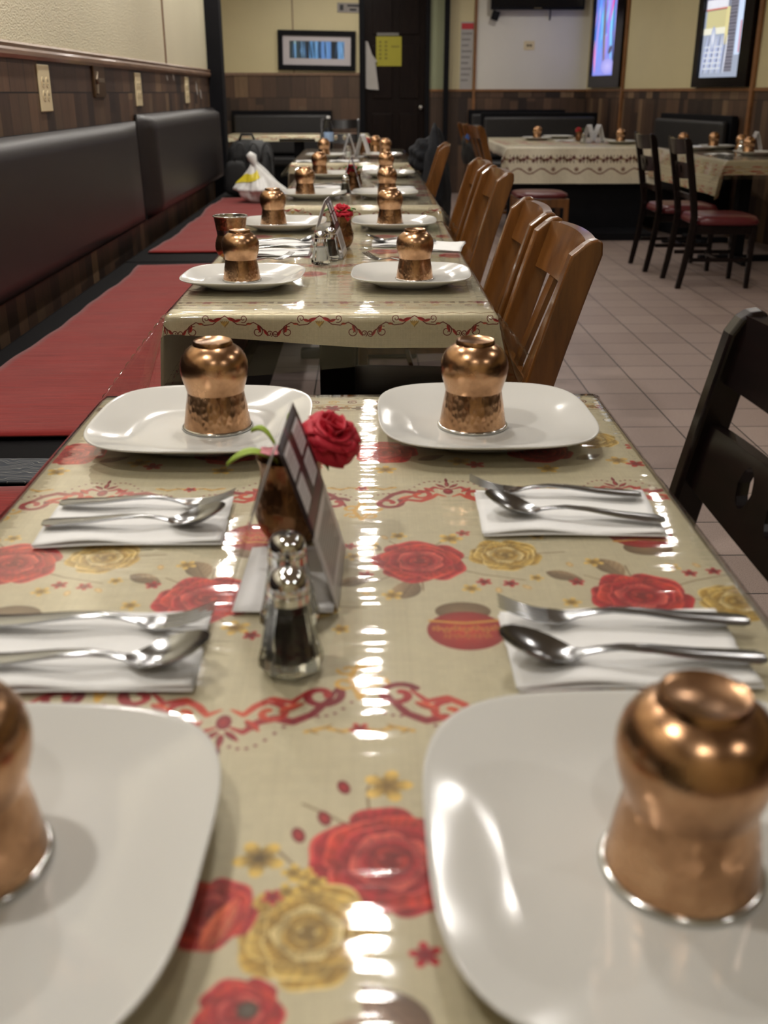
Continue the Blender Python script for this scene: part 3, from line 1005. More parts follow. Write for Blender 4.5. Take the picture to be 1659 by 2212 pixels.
def lit_picture(name, label, s0, s1, z0, z1, in0, in1, inz0, img, strength):
    t = thing(name, label, 'picture', rw((s0 + s1) / 2, 0, z0))
    off = -t.location
    m = MB()
    rwbox(m, s0, s1, .05, .001, z0, inz0)
    rwbox(m, s0, s1, .05, .001, z1 - .08, z1)
    rwbox(m, s0, in0, .05, .001, inz0, z1 - .08)
    rwbox(m, in1, s1, .05, .001, inz0, z1 - .08)
    m.build('frame', M_DARKWOOD, t, loc=off)
    m = MB()
    m.add([rw(in0, .02, inz0), rw(in1, .02, inz0), rw(in1, .02, z1 - .08), rw(in0, .02, z1 - .08)], [(0, 1, 2, 3)])
    m.build('picture_panel', picture_mat(name + '_print', img, strength), t, uvs=[(0, 0), (1, 0), (1, 1), (0, 1)], loc=off)
    return t
lit_picture('lit_picture', 'narrow glowing picture of blue and pink trees in a dark frame, beside the corner', .20, 1.225, 1.245, 2.42, .255, 1.0, 1.375, art_forest(), 0.85)
lit_picture('lit_picture', 'glowing street picture with balcony and grey steps, in a dark frame near right edge', 3.15, 4.24, 1.235, 2.30, 3.25, 4.06, 1.318, art_street(), 0.72)

t = thing('framed_picture', 'long black framed panorama picture with white mat on the cream far wall', 'picture', (-.59, FY - .004, 1.66))
t.rotation_euler = (0, math.radians(1.0), 0)
m = MB()
for x0, x1, z0, z1 in ((-.472, .472, -.222, -.162), (-.472, .472, .162, .222), (-.472, -.412, -.162, .162), (.412, .472, -.162, .162)):
    m.box(x0, x1, -.035, 0, z0, z1)
m.build('frame', M_MATTBLACK, t)
m = MB()
for x0, x1, z0, z1 in ((-.412, .412, -.162, -.088), (-.412, .412, .105, .162), (-.412, -.332, -.088, .105), (.332, .412, -.088, .105)):
    m.box(x0, x1, -.020, -.005, z0, z1)
m.build('mat_board', simple('mat_board', lin(196, 190, 194), 0.7, 0, .02), t)
m = MB()
m.add([(-.332, -.014, -.088), (.332, -.014, -.088), (.332, -.014, .105), (-.332, -.014, .105)], [(0, 1, 2, 3)])
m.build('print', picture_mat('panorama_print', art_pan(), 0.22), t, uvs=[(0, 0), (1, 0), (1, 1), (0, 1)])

t = thing('television', 'black flat television high on the pale wall', 'television', (2.06, FY - .09, 2.42))
m = MB(); m.box(-.56, .56, -.03, .03, -.315, .315); m.build('casing', M_MATTBLACK, t, bevel=.01)
scr = NT('dark_screen'); scr.set(Base_Color=(0.006, 0.007, 0.009, 1), Roughness=0.08); scr.set(Normal=scr.bump(scr.noise(scr.obj(), 2.0, 1), 0.01, .001))
m = MB(); m.box(-.54, .54, -.034, -.0305, -.285, .295); m.build('screen', scr.mat, t)
m = MB(); m.box(-.045, .045, -.036, -.0305, -.305, -.295); m.build('logo_plate', M_STEEL, t)
m = MB(); m.box(-.06, .06, .03, .085, -.12, .12); m.build('wall_bracket', M_MATTBLACK, t)
m = MB(); m.box(-.055, .03, -.06, .02, -.05, .05, rot=Matrix.Rotation(.3, 3, 'Y')); 
o = m.build('sensor_box', M_MATTBLACK, None, bevel=.008, loc=(1.575, FY - .03, 2.045)); tag(o, 'small black box mounted below left corner of the television', 'sensor')
m = MB(); m.tube([(2.22, FY - .06, 2.115), (2.225, FY - .03, 2.05), (2.222, FY - .012, 2.0)], .008); o = m.build('cable', M_MATTBLACK, None, smooth=True)
tag(o, 'short black cable hanging below the television', 'cable')

def flat_paper(name, label, cat, x, z, w, h, mat, y=FY, rot=0.0, group=None):
    t = thing(name, label, cat, (x, y, z), 0, group)
    t.rotation_euler = (0, rot, 0)
    m = MB(); m.box(-w / 2, w / 2, -.004, 0, -h / 2, h / 2); m.build('sheet', mat, t)
    return t
def line_marks(t, rows, mat, name='printed_line', d=.005):
    for x0, x1, z0, z1 in rows:
        m = MB(); m.box(x0, x1, -d - .0008, -.0042, z0, z1); m.build(name, mat, t)
t = flat_paper('wall_socket_plate', 'small cream cover plate low on the pale wall under the television', 'cover plate', 1.995, 1.72, .13, .10, M_CREAMPLASTIC, FY + .004)
line_marks(t, [(-.03, -.005, -.012, .012), (.006, .03, -.012, .012)], M_GOLDMAT, 'outlet')
t = flat_paper('tall_notice', 'tall narrow grey notice with red heading beside the black pipe', 'notice', 1.235, 1.60, .155, .76, M_GREYPAPER, FY + .004)
line_marks(t, [(-.07, .075, .30, .365)], M_REDINK, 'heading')
line_marks(t, [(-.065, .06 - .02 * (k % 3), .24 - .065 * k, .262 - .065 * k) for k in range(9)], simple('faded_print', lin(140, 136, 132), .7))
t = flat_paper('yellow_notice', 'yellow paper notice taped to the dark door', 'notice', .285, 1.655, .31, .33, M_YELLOWPAPER, FY + .016)
line_marks(t, [(x0, x0 + .03, .09 - .045 * k, .115 - .045 * k) for x0 in (-.12, -.05) for k in range(5)] + [(.03, .13, .045, .06)], simple('olive_print', lin(126, 120, 44), .7))
line_marks(t, [(-.145, .12, .172, .205)], simple('clear_tape', lin(120, 118, 112), .4), 'tape')
t = thing('white_notice', 'crumpled white paper hanging from the dark door edge', 'notice', (.03, FY + .01, 1.50))
m = MB()
m.add([(-.03, 0, .27), (.0, -.02, .26), (.05, -.03, .12), (.115, -.03, .04), (.09, -.02, .03), (.13, -.035, -.28), (.0, -.01, -.27), (-.03, 0, -.26)], [(0, 1, 2, 3, 4, 5, 6, 7)])
m.build('sheet', M_GREYPAPER, t, solid=.003)
t = flat_paper('wall_sign', 'grey plaque with dark lettering above the framed panorama', 'sign', -.185, 2.13, .30, .105, simple('plaque', lin(150, 144, 140), .4), FY, math.radians(1.2))
line_marks(t, [(-.12, -.075, -.03, .032), (-.03, .11, .012, .034), (.0, .08, -.032, -.008)], M_INK, 'lettering')

# left wall fittings
t = thing('paper_sign', 'small bluish paper sign high on the textured left wall', 'sign', (WX - .002, 7.85, 1.85))
m = MB(); m.box(0, .004, -.45, .18, -.02, .24); m.build('sheet', simple('bluish_paper', lin(150, 152, 176), .7), t)
m = MB()
for k in range(5):
    m.box(.0042, .005, -.40 + .11 * k, -.34 + .11 * k, .005, .03)
m.build('lettering', simple('blue_print', lin(92, 96, 140), .7), t)
def outlet(y, label):
    t = thing('wall_outlet', label, 'outlet', (WX, y, 1.205), 0, 'cream outlet plates along the left wall')
    m = MB(); m.box(.0002, .008, -.072, .072, -.083, .083); m.build('cover_plate', M_CREAMPLASTIC, t, bevel=.005)
    for a in (-.027, .027):
        for b in (-.026, .022):
            m = MB()
            m.prism([(a + .018 * math.cos(q * PI / 12) * (1 if abs(math.cos(q * PI / 12)) < .8 else .95), b + .018 * math.sin(q * PI / 12)) for q in range(24)], 'x', .008, .0098)
            s = m.build('socket', M_CREAMPLASTIC, t)
            m = MB()
            m.box(.0098, .0104, a - .008, a - .005, b - .001, b + .009)
            m.box(.0098, .0104, a + .005, a + .008, b - .001, b + .009)
            m.lathe([(0, .0), (.003, 0)], 10)
            m.v = [(0.0104, a + v[0], b - .009 + v[1]) if i >= 16 else v for i, v in enumerate(m.v)]
            m.build('slots', M_SLOT, s)
    return t
outlet(4.20, 'cream outlet plate on the left wall, nearest of the three')
outlet(5.92, 'cream outlet plate on the left wall, middle of the three')
outlet(7.52, 'cream outlet plate on the left wall, nearest the black post')
t = thing('wall_plaque', 'dark brown plaque with pale lettering on the plank wall between outlets', 'sign', (WX, 5.05, 1.245), 0)
m = MB(); m.box(.0002, .012, -.10, .10, -.075, .085); m.build('board', M_GOLDMAT, t, bevel=.003)
m = MB()
m.tube([(.014, -.05, .03), (.014, -.075, .0), (.014, -.055, -.02), (.014, -.07, -.06)], .006, 6)
for k in range(6):
    m.box(.0122, .0135, -.02 + .018 * k, -.008 + .018 * k, -.012, .006)
m.build('lettering', simple('pale_metal_letter', lin(150, 136, 118), .3, .6), t)
t = thing('torn_sticker', 'torn white sticker remains on the plank wall near the black post', 'sticker', (WX, 8.1, 1.22))
m = MB()
for y, z, h in ((-.12, .0, .05), (.06, -.04, .035), (-1.28, .055, .018), (-1.05, .06, .022)):
    m.prism([(y - .03, z + h), (y + .01, z + h * .6), (y + .03, z - h), (y, z - h * .8), (y - .02, z - h * .2)], 'x', .0003, .0012)
m.build('scraps', M_GREYPAPER, t)

# ---------------------------------------------------------------- benches
def cushion(mb, x0, x1, y0, y1, z0, z1, r=.04, lean=0.0):
    """padded panel: rounded box, fuller in the middle"""
    def fn_face():
        nu, nv = 28, 14
        vs, fs = [], []
        for side in (1, 0):
            for j in range(nv + 1):
                for i in range(nu + 1):
                    u, v = i / nu, j / nv
                    y = y0 + (y1 - y0) * u
                    z = z0 + (z1 - z0) * v
                    dy = min(y - y0, y1 - y)
                    dz = min(z - z0, z1 - z)
                    e = 1.0
                    for dd in (dy, dz):
                        k = min(1, dd / r)
                        e *= math.sqrt(max(0, 1 - (1 - k) ** 2))
                    x = (x0 + (x1 - x0) * (0.12 + 0.88 * e)) if side else x0
                    vs.append((x + lean * (z1 - z) / (z1 - z0) * (1 if side else 0), y, z))
        w, L = nu + 1, (nu + 1) * (nv + 1)
        for j in range(nv):
            for i in range(nu):
                a = j * w + i
                fs.append((a, a + 1, a + w + 1, a + w))
                fs.append((L + a, L + a + w, L + a + w + 1, L + a + 1))
        rim = [i for i in range(w)] + [j * w + nu for j in range(1, nv + 1)] + [nv * w + i for i in range(nu - 1, -1, -1)] + [j * w for j in range(nv - 1, 0, -1)]
        for k in range(len(rim)):
            a, b = rim[k], rim[(k + 1) % len(rim)]
            fs.append((b, a, a + L, b + L))
        return vs, fs
    vs, fs = fn_face()
    return mb.add(vs, fs)

def nonuniform(mb):
    return mb

bench_t = thing('banquette_bench', 'long black bench seat along the plank wall', 'bench', (-.85, 3.8, 0))
m = MB(); m.box(-.33, .42, -4.9, 4.78, 0.0, .38); m.build('seat_base', M_MATTBLACK, bench_t)
m = MB()
for a, b in ((-4.9, -2.4), (-2.39, 1.10), (1.11, 4.78)):
    m.box(-.30, .48, a, b, .382, .452)
m.build('seat_pad', M_BLACK, bench_t, bevel=.02, seg=3)
for y0, y1, z1, x1, lab in ((-1.2, 5.70, 1.052, WX + .068, 'brown-black padded backrest panel nearest the viewer on the plank wall'), (5.74, 8.58, 1.082, WX + .088, 'brown-black padded backrest panel further along the plank wall, beside the black post')):
    m = MB()
    cushion(m, WX + .012, x1, y0, y1, .55, z1, .05, .012)
    o = m.build('bench_backrest', M_BENCHBACK, None, smooth=True, angle=1.2)
    tag(o, lab, 'bench backrest', 'padded backrest panels on the left wall')
    p = MB(); p.tube([(WX + .012, y0 + .01, z1 - .008), (WX + .012, y1 - .01, z1 - .008)], .010, 8)
    p.build('piping', M_BLACK, o)

def bench_cloth(name, label, x0, x1, y0, y1, mat, seed, cat='seat cover', group=None):
    r = random.Random(seed)
    nx, ny = 26, int((y1 - y0) * 22) + 4
    ph = [r.uniform(0, 6) for _ in range(6)]
    def top(u, v):
        y = y0 + (y1 - y0) * v
        xl = x0 + .012 * math.sin(2.1 * y + ph[0]) + .008 * math.sin(6.3 * y + ph[1])
        x = xl + (x1 - xl) * u
        y += .006 * math.sin(9 * x + ph[2])
        z = .4575 + .0022 * (1 + math.sin(7 * y + 3 * x + ph[3])) + .0016 * (1 + math.sin(23 * y - 9 * x + ph[4]))
        drop = 0.0
        if u > .985:
            t = (u - .985) / .015
            x = xl + (x1 - xl) * .985 + min(t * .2, .010)
            z -= .0
        return (x, y, z)
    m = MB(); m.grid(top, nx, ny)
    o = m.build(name, mat, None, smooth=True, solid=.005)
    return tag(o, label, cat, group)
RG = 'red fabric seat covers on the wall bench'
bench_cloth('seat_cover', 'red fabric seat cover beside the nearest table, lowest at the left edge', -1.03, -.38, .30, 1.915, M_REDFAB, 1, group=RG)
bench_cloth('seat_cover', 'long red fabric seat cover beside the second table, widest red stretch', -1.04, -.38, 2.235, 4.76, M_REDFAB, 2, group=RG)
bench_cloth('seat_cover', 'red fabric seat cover furthest along the wall bench, under the plastic bag', -1.07, -.38, 5.17, 7.95, M_REDFAB, 3, group=RG)
bench_cloth('damask_cloth', 'grey damask patterned cloth between two red seat covers at left edge', -1.02, -.38, 1.93, 2.075, M_DAMASK, 4, 'cloth')

def booth_bench(label, x, y, rz, w, ztop, mat, group='booth benches along the far and right walls'):
    """bench with its back at local y = 0, seat towards -y"""
    t = thing('booth_bench', label, 'bench', (x, y, 0), rz, group)
    m = MB(); m.box(-w / 2, w / 2, -.50, -.02, 0, .36); m.build('seat_base', M_MATTBLACK, t)
    m = MB(); m.box(-w / 2 + .01, w / 2 - .01, -.53, -.09, .362, .46); m.build('seat_pad', mat, t, bevel=.03, seg=3)
    m = MB(); m.box(-w / 2, w / 2, -.06, 0, .36, ztop); m.build('back_board', M_MATTBLACK, t, bevel=.006)
    m = MB()
    n = 3
    m.box(-w / 2 + .03, w / 2 - .03, -.135, -.062, .48, ztop - .045)
    m.build('back_pad', mat, t, bevel=.03, seg=4)
    return t
booth_bench('dark booth bench under the panorama picture against the plank wall', -1.04, FY - .02, 0, 1.24, .985, M_GREYLEATHER)
booth_bench('black booth bench against the far wall below the television, partly hidden', 1.87, FY - .02, 0, 1.20, .995, M_GREYLEATHER)
booth_bench('grey padded booth bench behind the long table with the hanging cloth', 2.02, 12.75, 0, 1.36, .975, M_GREYLEATHER)
p = rw(3.36, .02, 0)
booth_bench('grey padded booth bench on the right wall below the street picture', p[0], p[1], math.atan2(rd.y, rd.x), 1.56, 1.0, M_GREYLEATHER)

# ---------------------------------------------------------------- tables, cloths, vinyl
def table(label, x0, x1, y0, y1, ztop=.748, group='cloth covered dining tables', posts=1):
    cx, cy = (x0 + x1) / 2, (y0 + y1) / 2
    t = thing('dining_table', label, 'table', (cx, cy, 0), 0, group)
    m = MB(); m.box(x0 - cx, x1 - cx, y0 - cy, y1 - cy, ztop - .032, ztop); m.build('tabletop', M_DARKWOOD, t, bevel=.006)
    ys = [0] if posts == 1 else [-(y1 - y0) * .27, (y1 - y0) * .27]
    for yy in ys:
        m = MB(); m.box(-.045, .045, yy - .045, yy + .045, .05, ztop - .05); m.build('pedestal', M_MATTBLACK, t, bevel=.006)
        m = MB()
        m.box(-.28, .28, yy - .035, yy + .035, .0, .045)
        m.box(-.035, .035, yy - .27, yy + .27, .0, .046)
        m.build('foot', M_MATTBLACK, t, bevel=.008)
        m = MB(); m.box(-.2, .2, yy - .2, yy + .2, ztop - .05, ztop - .033); m.build('top_plate', M_MATTBLACK, t)
    return t

def sheet(name, label, cat, x0, x1, y0, y1, z, drops, mats, tex, wave=.012, flare=.18, corner=.5, front=None, group=None, rr=.010, seed=0, hem_h=.16, right=None, left=None):
    """cloth or clear cover over a table top; drops = left, right, front, back"""
    dl, dr, df, db = drops
    def axis(a0, a1, d0, d1, step):
        n0 = max(6, int(d0 / .012)); n1 = max(6, int(d1 / .012)); n = max(8, int((a1 - a0) / step))
        return [a0 - d0 * (1 - i / n0) for i in range(n0)] + [a0 + (a1 - a0) * i / n for i in range(n)] + [a1 + d1 * i / n1 for i in range(n1 + 1)]
    A = axis(x0, x1, dl, dr, .03)
    B = axis(y0, y1, df, db, .03)
    r = random.Random(seed)
    ph = [r.uniform(0, 6.3) for _ in range(8)]
    vs = []
    par = []
    for b in B:
        for a in A:
            sx = -1 if a < x0 else (1 if a > x1 else 0)
            sy = -1 if b < y0 else (1 if b > y1 else 0)
            ex = max(x0 - a, a - x1, 0)
            ey = max(y0 - b, b - y1, 0)
            if sy < 0 and front:
                ey *= front((min(max(a, x0), x1) - x0) / (x1 - x0))
            if sx < 0 and left:
                ex *= left((min(max(b, y0), y1) - y0) / (y1 - y0))
            if sx > 0 and right:
                ex *= right((min(max(b, y0), y1) - y0) / (y1 - y0))
            E, mn = max(ex, ey), min(ex, ey)
            cx, cy = min(max(a, x0), x1), min(max(b, y0), y1)
            def fold(e):
                q = min(e / rr, PI / 2)
                out = rr * math.sin(q)
                dn = rr * (1 - math.cos(q)) + max(0, e - rr * PI / 2)
                return out, dn
            dn = fold(E)[1] + 0.12 * mn
            ox = fold(ex)[0] if ex > 0 else 0
            oy = fold(ey)[0] if ey > 0 else 0
            deep = max(0, dn - rr)
            if ex > 0:
                ox += deep * flare * (ex / max(E, 1e-6)) ** .5 + wave * min(1, deep / .08) * (math.sin(b * 8 + ph[0]) * .6 + math.sin(b * 15 + ph[1]) * .4 + .6)
            if ey > 0:
                oy += deep * flare * (ey / max(E, 1e-6)) ** .5 + wave * min(1, deep / .08) * (math.sin(a * 11 + ph[2]) * .6 + math.sin(a * 19 + ph[3]) * .4 + .6)
            if ex > 0 and ey > 0:
                ox += mn * corner
                oy += mn * corner
            zz = z - dn
            if E == 0:
                zz += .0
            vs.append((cx + sx * ox, cy + sy * oy, zz))
            par.append((a, b, E))
    w = len(A)
    m = MB()
    faces, uvs = [], []
    for j in range(len(B) - 1):
        for i in range(w - 1):
            q = (j * w + i, j * w + i + 1, (j + 1) * w + i + 1, (j + 1) * w + i)
            am, bm = (A[i] + A[i + 1]) / 2, (B[j] + B[j + 1]) / 2
            hang = (am < x0 or am > x1 or bm < y0 or bm > y1)
            mi = 1 if (hang and len(mats) > 1) else 0
            m.f.append(q); m.m.append(mi)
            sidex = (am < x0 or am > x1) and max(x0 - am, am - x1) >= max(y0 - bm, bm - y1, 0)
            for k in q:
                a, b, E = par[k]
                if mi:
                    uvs.append(((b if sidex else a) / TILE, E / hem_h))
                else:
                    uvs.append((a / TILE, (tex[0] + tex[1] * (b - y0)) / tex[2]))
    m.v = vs
    o = m.build(name, mats, None, smooth=True, uvs=uvs)
    return tag(o, label, cat, group)

T1 = (-.405, .352, .325, 1.540)
T2 = (-.425, .272, 2.205, 3.86)
T3 = (-.385, .300, 4.42, 6.36)
T4 = (-.500, .300, 7.22, 9.10)
TG, CG, VG = 'cloth covered tables in the long row', 'printed tablecloths in the long row', 'clear vinyl covers in the long row'
ORD = ('nearest', 'second', 'third', 'farthest')
for i, (T, posts) in enumerate(((T1, 1), (T2, 2), (T3, 2), (T4, 2))):
    x0, x1, y0, y1 = T
    table('dark pedestal table under the %s floral tablecloth of the long row' % ORD[i], x0, x1, y0, y1, .748, TG, posts)
    if i == 0:
        sheet('tablecloth', 'beige floral tablecloth filling the foreground, with large red and gold roses', 'tablecloth', x0, x1, y0, y1, .7512, (.17, .17, .10, .10), [M_CLOTH_A, M_HEM], (y0 - .30, 1.0, 1.29), group=CG, seed=1, flare=.05, wave=.003, corner=.15)
        sheet('vinyl_cover', 'clear glossy vinyl cover over the foreground floral tablecloth', 'table cover', x0 - .001, x1 + .001, y0 - .001, y1 + .001, .7535, (.07, .13, .10, .10), [M_VINYL], (0, 1, 1), wave=.002, flare=.42, corner=.30, right=lambda t: .16 if t < .70 else min(1.0, .16 + (t - .70) * 12), group=VG, seed=11, rr=.012)
    else:
        lab = ('gold-beige tablecloth with red vine hem, on the second table of the row', 'floral tablecloth with a vine hem on the third table of the row', 'floral tablecloth on the farthest table of the long row')[i - 1]
        fr = (lambda t: .62 + .38 * min(1, t * 1.6)) if i == 1 else None
        sheet('tablecloth', lab, 'tablecloth', x0, x1, y0, y1, .7512, (.26, .20, .082 if i == 1 else .07, .08), [M_CLOTH_B, M_HEM], (0, 1.0, 1.75), group=CG, seed=2 + i, front=fr, wave=.004 if i == 1 else .008, flare=.07, corner=.15)
        sheet('vinyl_cover', 'clear glossy vinyl cover hanging over the edge of the %s table in the row' % ORD[i], 'table cover', x0 - .001, x1 + .001, y0 - .001, y1 + .001, .7535, (.20, .16, .15 if i == 1 else .085, .10), [M_VINYL], (0, 1, 1), wave=.003, flare=.30, corner=.55, left=(lambda t: max(.16, 1 - t * 11)) if i == 1 else (lambda t: .35), right=(lambda t: max(.25, 1 - t * 9)) if i == 1 else None, group=VG, seed=12 + i, rr=.012, front=(lambda t: 1.0 - .35 * t) if i == 1 else None)

# tables on the right and in the far bay
OT = 'tables outside the long row'
table('black based table under the long hanging cloth in front of the booth', 1.24, 2.50, 9.40, 11.45, .748, OT, 2)
sheet('tablecloth', 'pale tablecloth with deep patterned drop, on the long table facing the viewer', 'tablecloth', 1.24, 2.50, 9.40, 11.45, .7512, (.10, .10, .31, .10), [M_CLOTH_B, M_DEEPHEM], (0, 1, 1.75), wave=.010, flare=.04, seed=21, hem_h=.32)
m = MB(); m.box(1.26, 2.48, 9.46, 9.50, 0, .70); m.box(1.26, 2.48, 9.05, 9.46, 0, .06)  # low black slab stands in for the dark floor shadow before the panel
o = m.build('front_panel_shadow', M_MATTBLACK, None); tag(o, 'black panel with floor shadow slab below the long hanging cloth', 'panel')
table('pedestal table at the right edge with two dark chairs', 2.52, 3.10, 7.45, 9.35, .748, OT, 2)
sheet('tablecloth', 'shiny covered tablecloth on the table at the right edge', 'tablecloth', 2.52, 3.10, 7.45, 9.35, .7512, (.25, .05, .10, .08), [M_CLOTH_B, M_CLOTH_B], (0, 1, 1.75), wave=.012, flare=.10, seed=22)
sheet('vinyl_cover', 'wrinkled clear cover over the tablecloth at the right edge', 'table cover', 2.519, 3.101, 7.449, 9.351, .7535, (.12, .05, .13, .06), [M_VINYL], (0, 1, 1), wave=.02, flare=.35, corner=.8, seed=23, rr=.012)
table('small far table under the panorama picture, below the booth bench', -1.55, .02, 12.10, 12.72, .748, OT, 2)
sheet('tablecloth', 'patterned tablecloth on the far table below the panorama picture', 'tablecloth', -1.55, .02, 12.10, 12.72, .7512, (.10, .10, .07, .08), [M_CLOTH_B, M_HEM], (0, 1, 1.75), wave=.012, flare=.2, seed=24)

# ---------------------------------------------------------------- tableware
ZT = .7548            # top of the clear covers

def superellipse(a, n, s):
    c, d = abs(math.cos(a)), abs(math.sin(a))
    return s / (c ** n + d ** n) ** (1 / n)

def plate_mesh():
    m = MB()
    prof = [(0, .0078, 2.2), (.30, .0078, 2.2), (.54, .0080, 2.3), (.62, .0090, 2.5), (.70, .0118, 2.8), (.80, .0170, 3.1), (.90, .0224, 3.3), (.97, .0258, 3.4), (.993, .0270, 3.4), (1.0, .0268, 3.4), (1.0, .0252, 3.4), (.985, .0238, 3.4), (.90, .0186, 3.3), (.78, .0112, 3.0), (.68, .0050, 2.8), (.64, .0018, 2.6), (.62, .0, 2.6), (.58, .0004, 2.6), (.56, .0024, 2.6), (.30, .0028, 2.4), (0, .0028, 2.2)]
    N, rows = 96, []
    for s, z, n in prof:
        if s == 0:
            rows.append([len(m.v)]); m.v.append((0, 0, z)); continue
        rows.append(list(range(len(m.v), len(m.v) + N)))
        for k in range(N):
            a = 2 * PI * k / N
            r = superellipse(a, n, s)
            m.v.append((.147 * r * math.cos(a), .155 * r * math.sin(a), z))
    for A, B in zip(rows, rows[1:]):
        for k in range(N):
            a0, a1, b0, b1 = A[k % len(A)], A[(k + 1) % len(A)], B[k % len(B)], B[(k + 1) % len(B)]
            q = (a0, b0, b1) if len(A) == 1 else ((a0, b0, a1) if len(B) == 1 else (a0, b0, b1, a1))
            m.f.append(q); m.m.append(0)
    return m
PROTO = {}
def put(kind, maker, loc, rz, label, group):
    if kind not in PROTO:
        t = maker()
        PROTO[kind] = t
        t.location = loc
        t.rotation_euler = (t.rotation_euler[0], t.rotation_euler[1], rz)
        t['label'] = label
        if group:
            t['group'] = group
        return t
    c = dup(PROTO[kind], loc, rz, label, group)
    c.scale = (1, 1, 1)
    return c

def mk_plate():
    o = plate_mesh().build('square_plate', M_PORCELAIN, None, smooth=True)
    return tag(o, '', 'plate')

CUP = [(.0265, .003), (.0268, .006), (.0312, .0085), (.0378, .0138), (.0428, .0218), (.0453, .0305), (.0457, .0380), (.0447, .0470), (.0423, .0560), (.0400, .0632), (.0386, .0692)]
CONE = [(.0384, .0692), (.0387, .0725), (.0398, .0800), (.0418, .0900), (.0438, .1040), (.0458, .1170)]
def mk_cup(inverted=True):
    t = thing('copper_cup', '', 'cup')
    H = .1210
    Z = (lambda p: [(r, H - z) for r, z in p]) if inverted else (lambda p: p)
    def bld(m, name, mat, sm=True):
        if inverted:
            m.f = [tuple(reversed(q)) for q in m.f]
        return m.build(name, mat, t, smooth=sm, angle=.9)
    m = MB(); m.lathe(Z([(0, .0022), (.0215, .0022), (.0238, .0008), (.0252, 0.0), (.0265, .003)] + CUP[1:]), 56); bld(m, 'bulb', M_COPPER)
    m = MB(); m.lathe(Z(CONE), 64); bld(m, 'tapered_sleeve', M_HAMMER)
    m = MB(); m.lathe(Z([(.0456, .1165), (.0476, .1170), (.0486, .1182), (.0486, .1196), (.0476, .1208), (.0462, .1210), (.0450, .1202)]), 64); bld(m, 'rim_band', M_STEEL)
    if not inverted:
        m = MB(); m.lathe([(.0452, .1203), (.0436, .104), (.0414, .090), (.0386, .070), (.036, .05), (.036, .02), (0, .018)], 48); m.build('lining', M_STEEL, t, smooth=True)
    return t

def mk_napkin(w=.195, d=.125, seed=0):
    r = random.Random(seed)
    p1, p2 = r.random() * 6, r.random() * 6
    t = thing('paper_napkin', '', 'napkin')
    for k, (z0, zz) in enumerate(((.0003, .0008), (.0016, .0022))):
        m = MB()
        def fn(u, v, z0=zz, k=k):
            x, y = (u - .5) * w, (v - .5) * d
            e = min(v, 1 - v)
            up = .0016 * math.sin(u * 7 + p1 + k) * (v < .2) + .0008 * math.sin(u * 11 + v * 5 + p2)
            x += .004 * (k - .5) * (1 if v > .5 else -1) * .4
            y += .0015 * math.sin(u * 5 + p1)
            return (x, y + .002 * k, z0 + up * (k + .3) + (.001 if k else 0))
        m.grid(fn, 24, 14)
        m.build('folded_layer', M_NAPKIN, t, smooth=True, solid=.0008)
    return t

def strip(stations, ncross=6):
    """stations: (s, z, half width, dish, thickness) along x"""
    m = MB()
    top, bot = [], []
    for s, z, hw, dish, th in stations:
        for side, L in ((1, top), (-1, bot)):
            for k in range(ncross + 1):
                q = 2 * k / ncross - 1
                L.append((s, hw * q, z + dish * (q * q - 1) + (th / 2 if side > 0 else -th / 2) * (1 - .35 * abs(q) ** 3)))
    n, w = len(stations), ncross + 1
    m.v = top + bot
    o = len(top)
    for i in range(n - 1):
        for k in range(ncross):
            a = i * w + k
            m.f.append((a, a + w, a + w + 1, a + 1)); m.m.append(0)
            m.f.append((o + a, o + a + 1, o + a + w + 1, o + a + w)); m.m.append(0)
        for k in (0, ncross):
            a = i * w + k
            m.f.append((a, a + o, a + w + o, a + w) if k == 0 else (a, a + w, a + w + o, a + o)); m.m.append(0)
    for i in (0, n - 1):
        for k in range(ncross):
            a = i * w + k
            m.f.append((a, a + 1, a + 1 + o, a + o) if i == 0 else (a, a + o, a + 1 + o, a + 1)); m.m.append(0)
    return m
HANDLE = [(0, .004, .0060, -.0006, .0022), (.006, .0042, .0098, -.0008, .0024), (.02, .0046, .0102, -.001, .0024), (.05, .0062, .0085, -.001, .0024), (.085, .0100, .0058, -.0004, .0026), (.108, .0108, .0042, 0, .0030), (.124, .0088, .0036, 0, .0032), (.136, .0058, .0040, 0, .0030)]
CK = 1.09
def mk_fork():
    t = thing('fork', '', 'fork')
    m = strip(HANDLE + [(.143, .0042, .0075, .0004, .0024), (.151, .0036, .0118, .0012, .0020), (.160, .0042, .0128, .0014, .0018)])
    m.v = [(x * CK, y * CK, z * CK) for x, y, z in m.v]
    m.build('handle', M_CUTLERY, t, smooth=True, angle=.8)
    for k in range(4):
        yc = -.0099 + .0066 * k
        q = strip([(.159, .0040, .0024, 0, .0018), (.172, .0064, .0021, 0, .0017), (.186, .0110, .0018, 0, .0016), (.200, .0176, .0011, 0, .0012)], 2)
        q.v = [(x * CK, (y + yc) * CK, z * CK) for x, y, z in q.v]
        q.build('tine', M_CUTLERY, t, smooth=True, angle=.8)
    return t
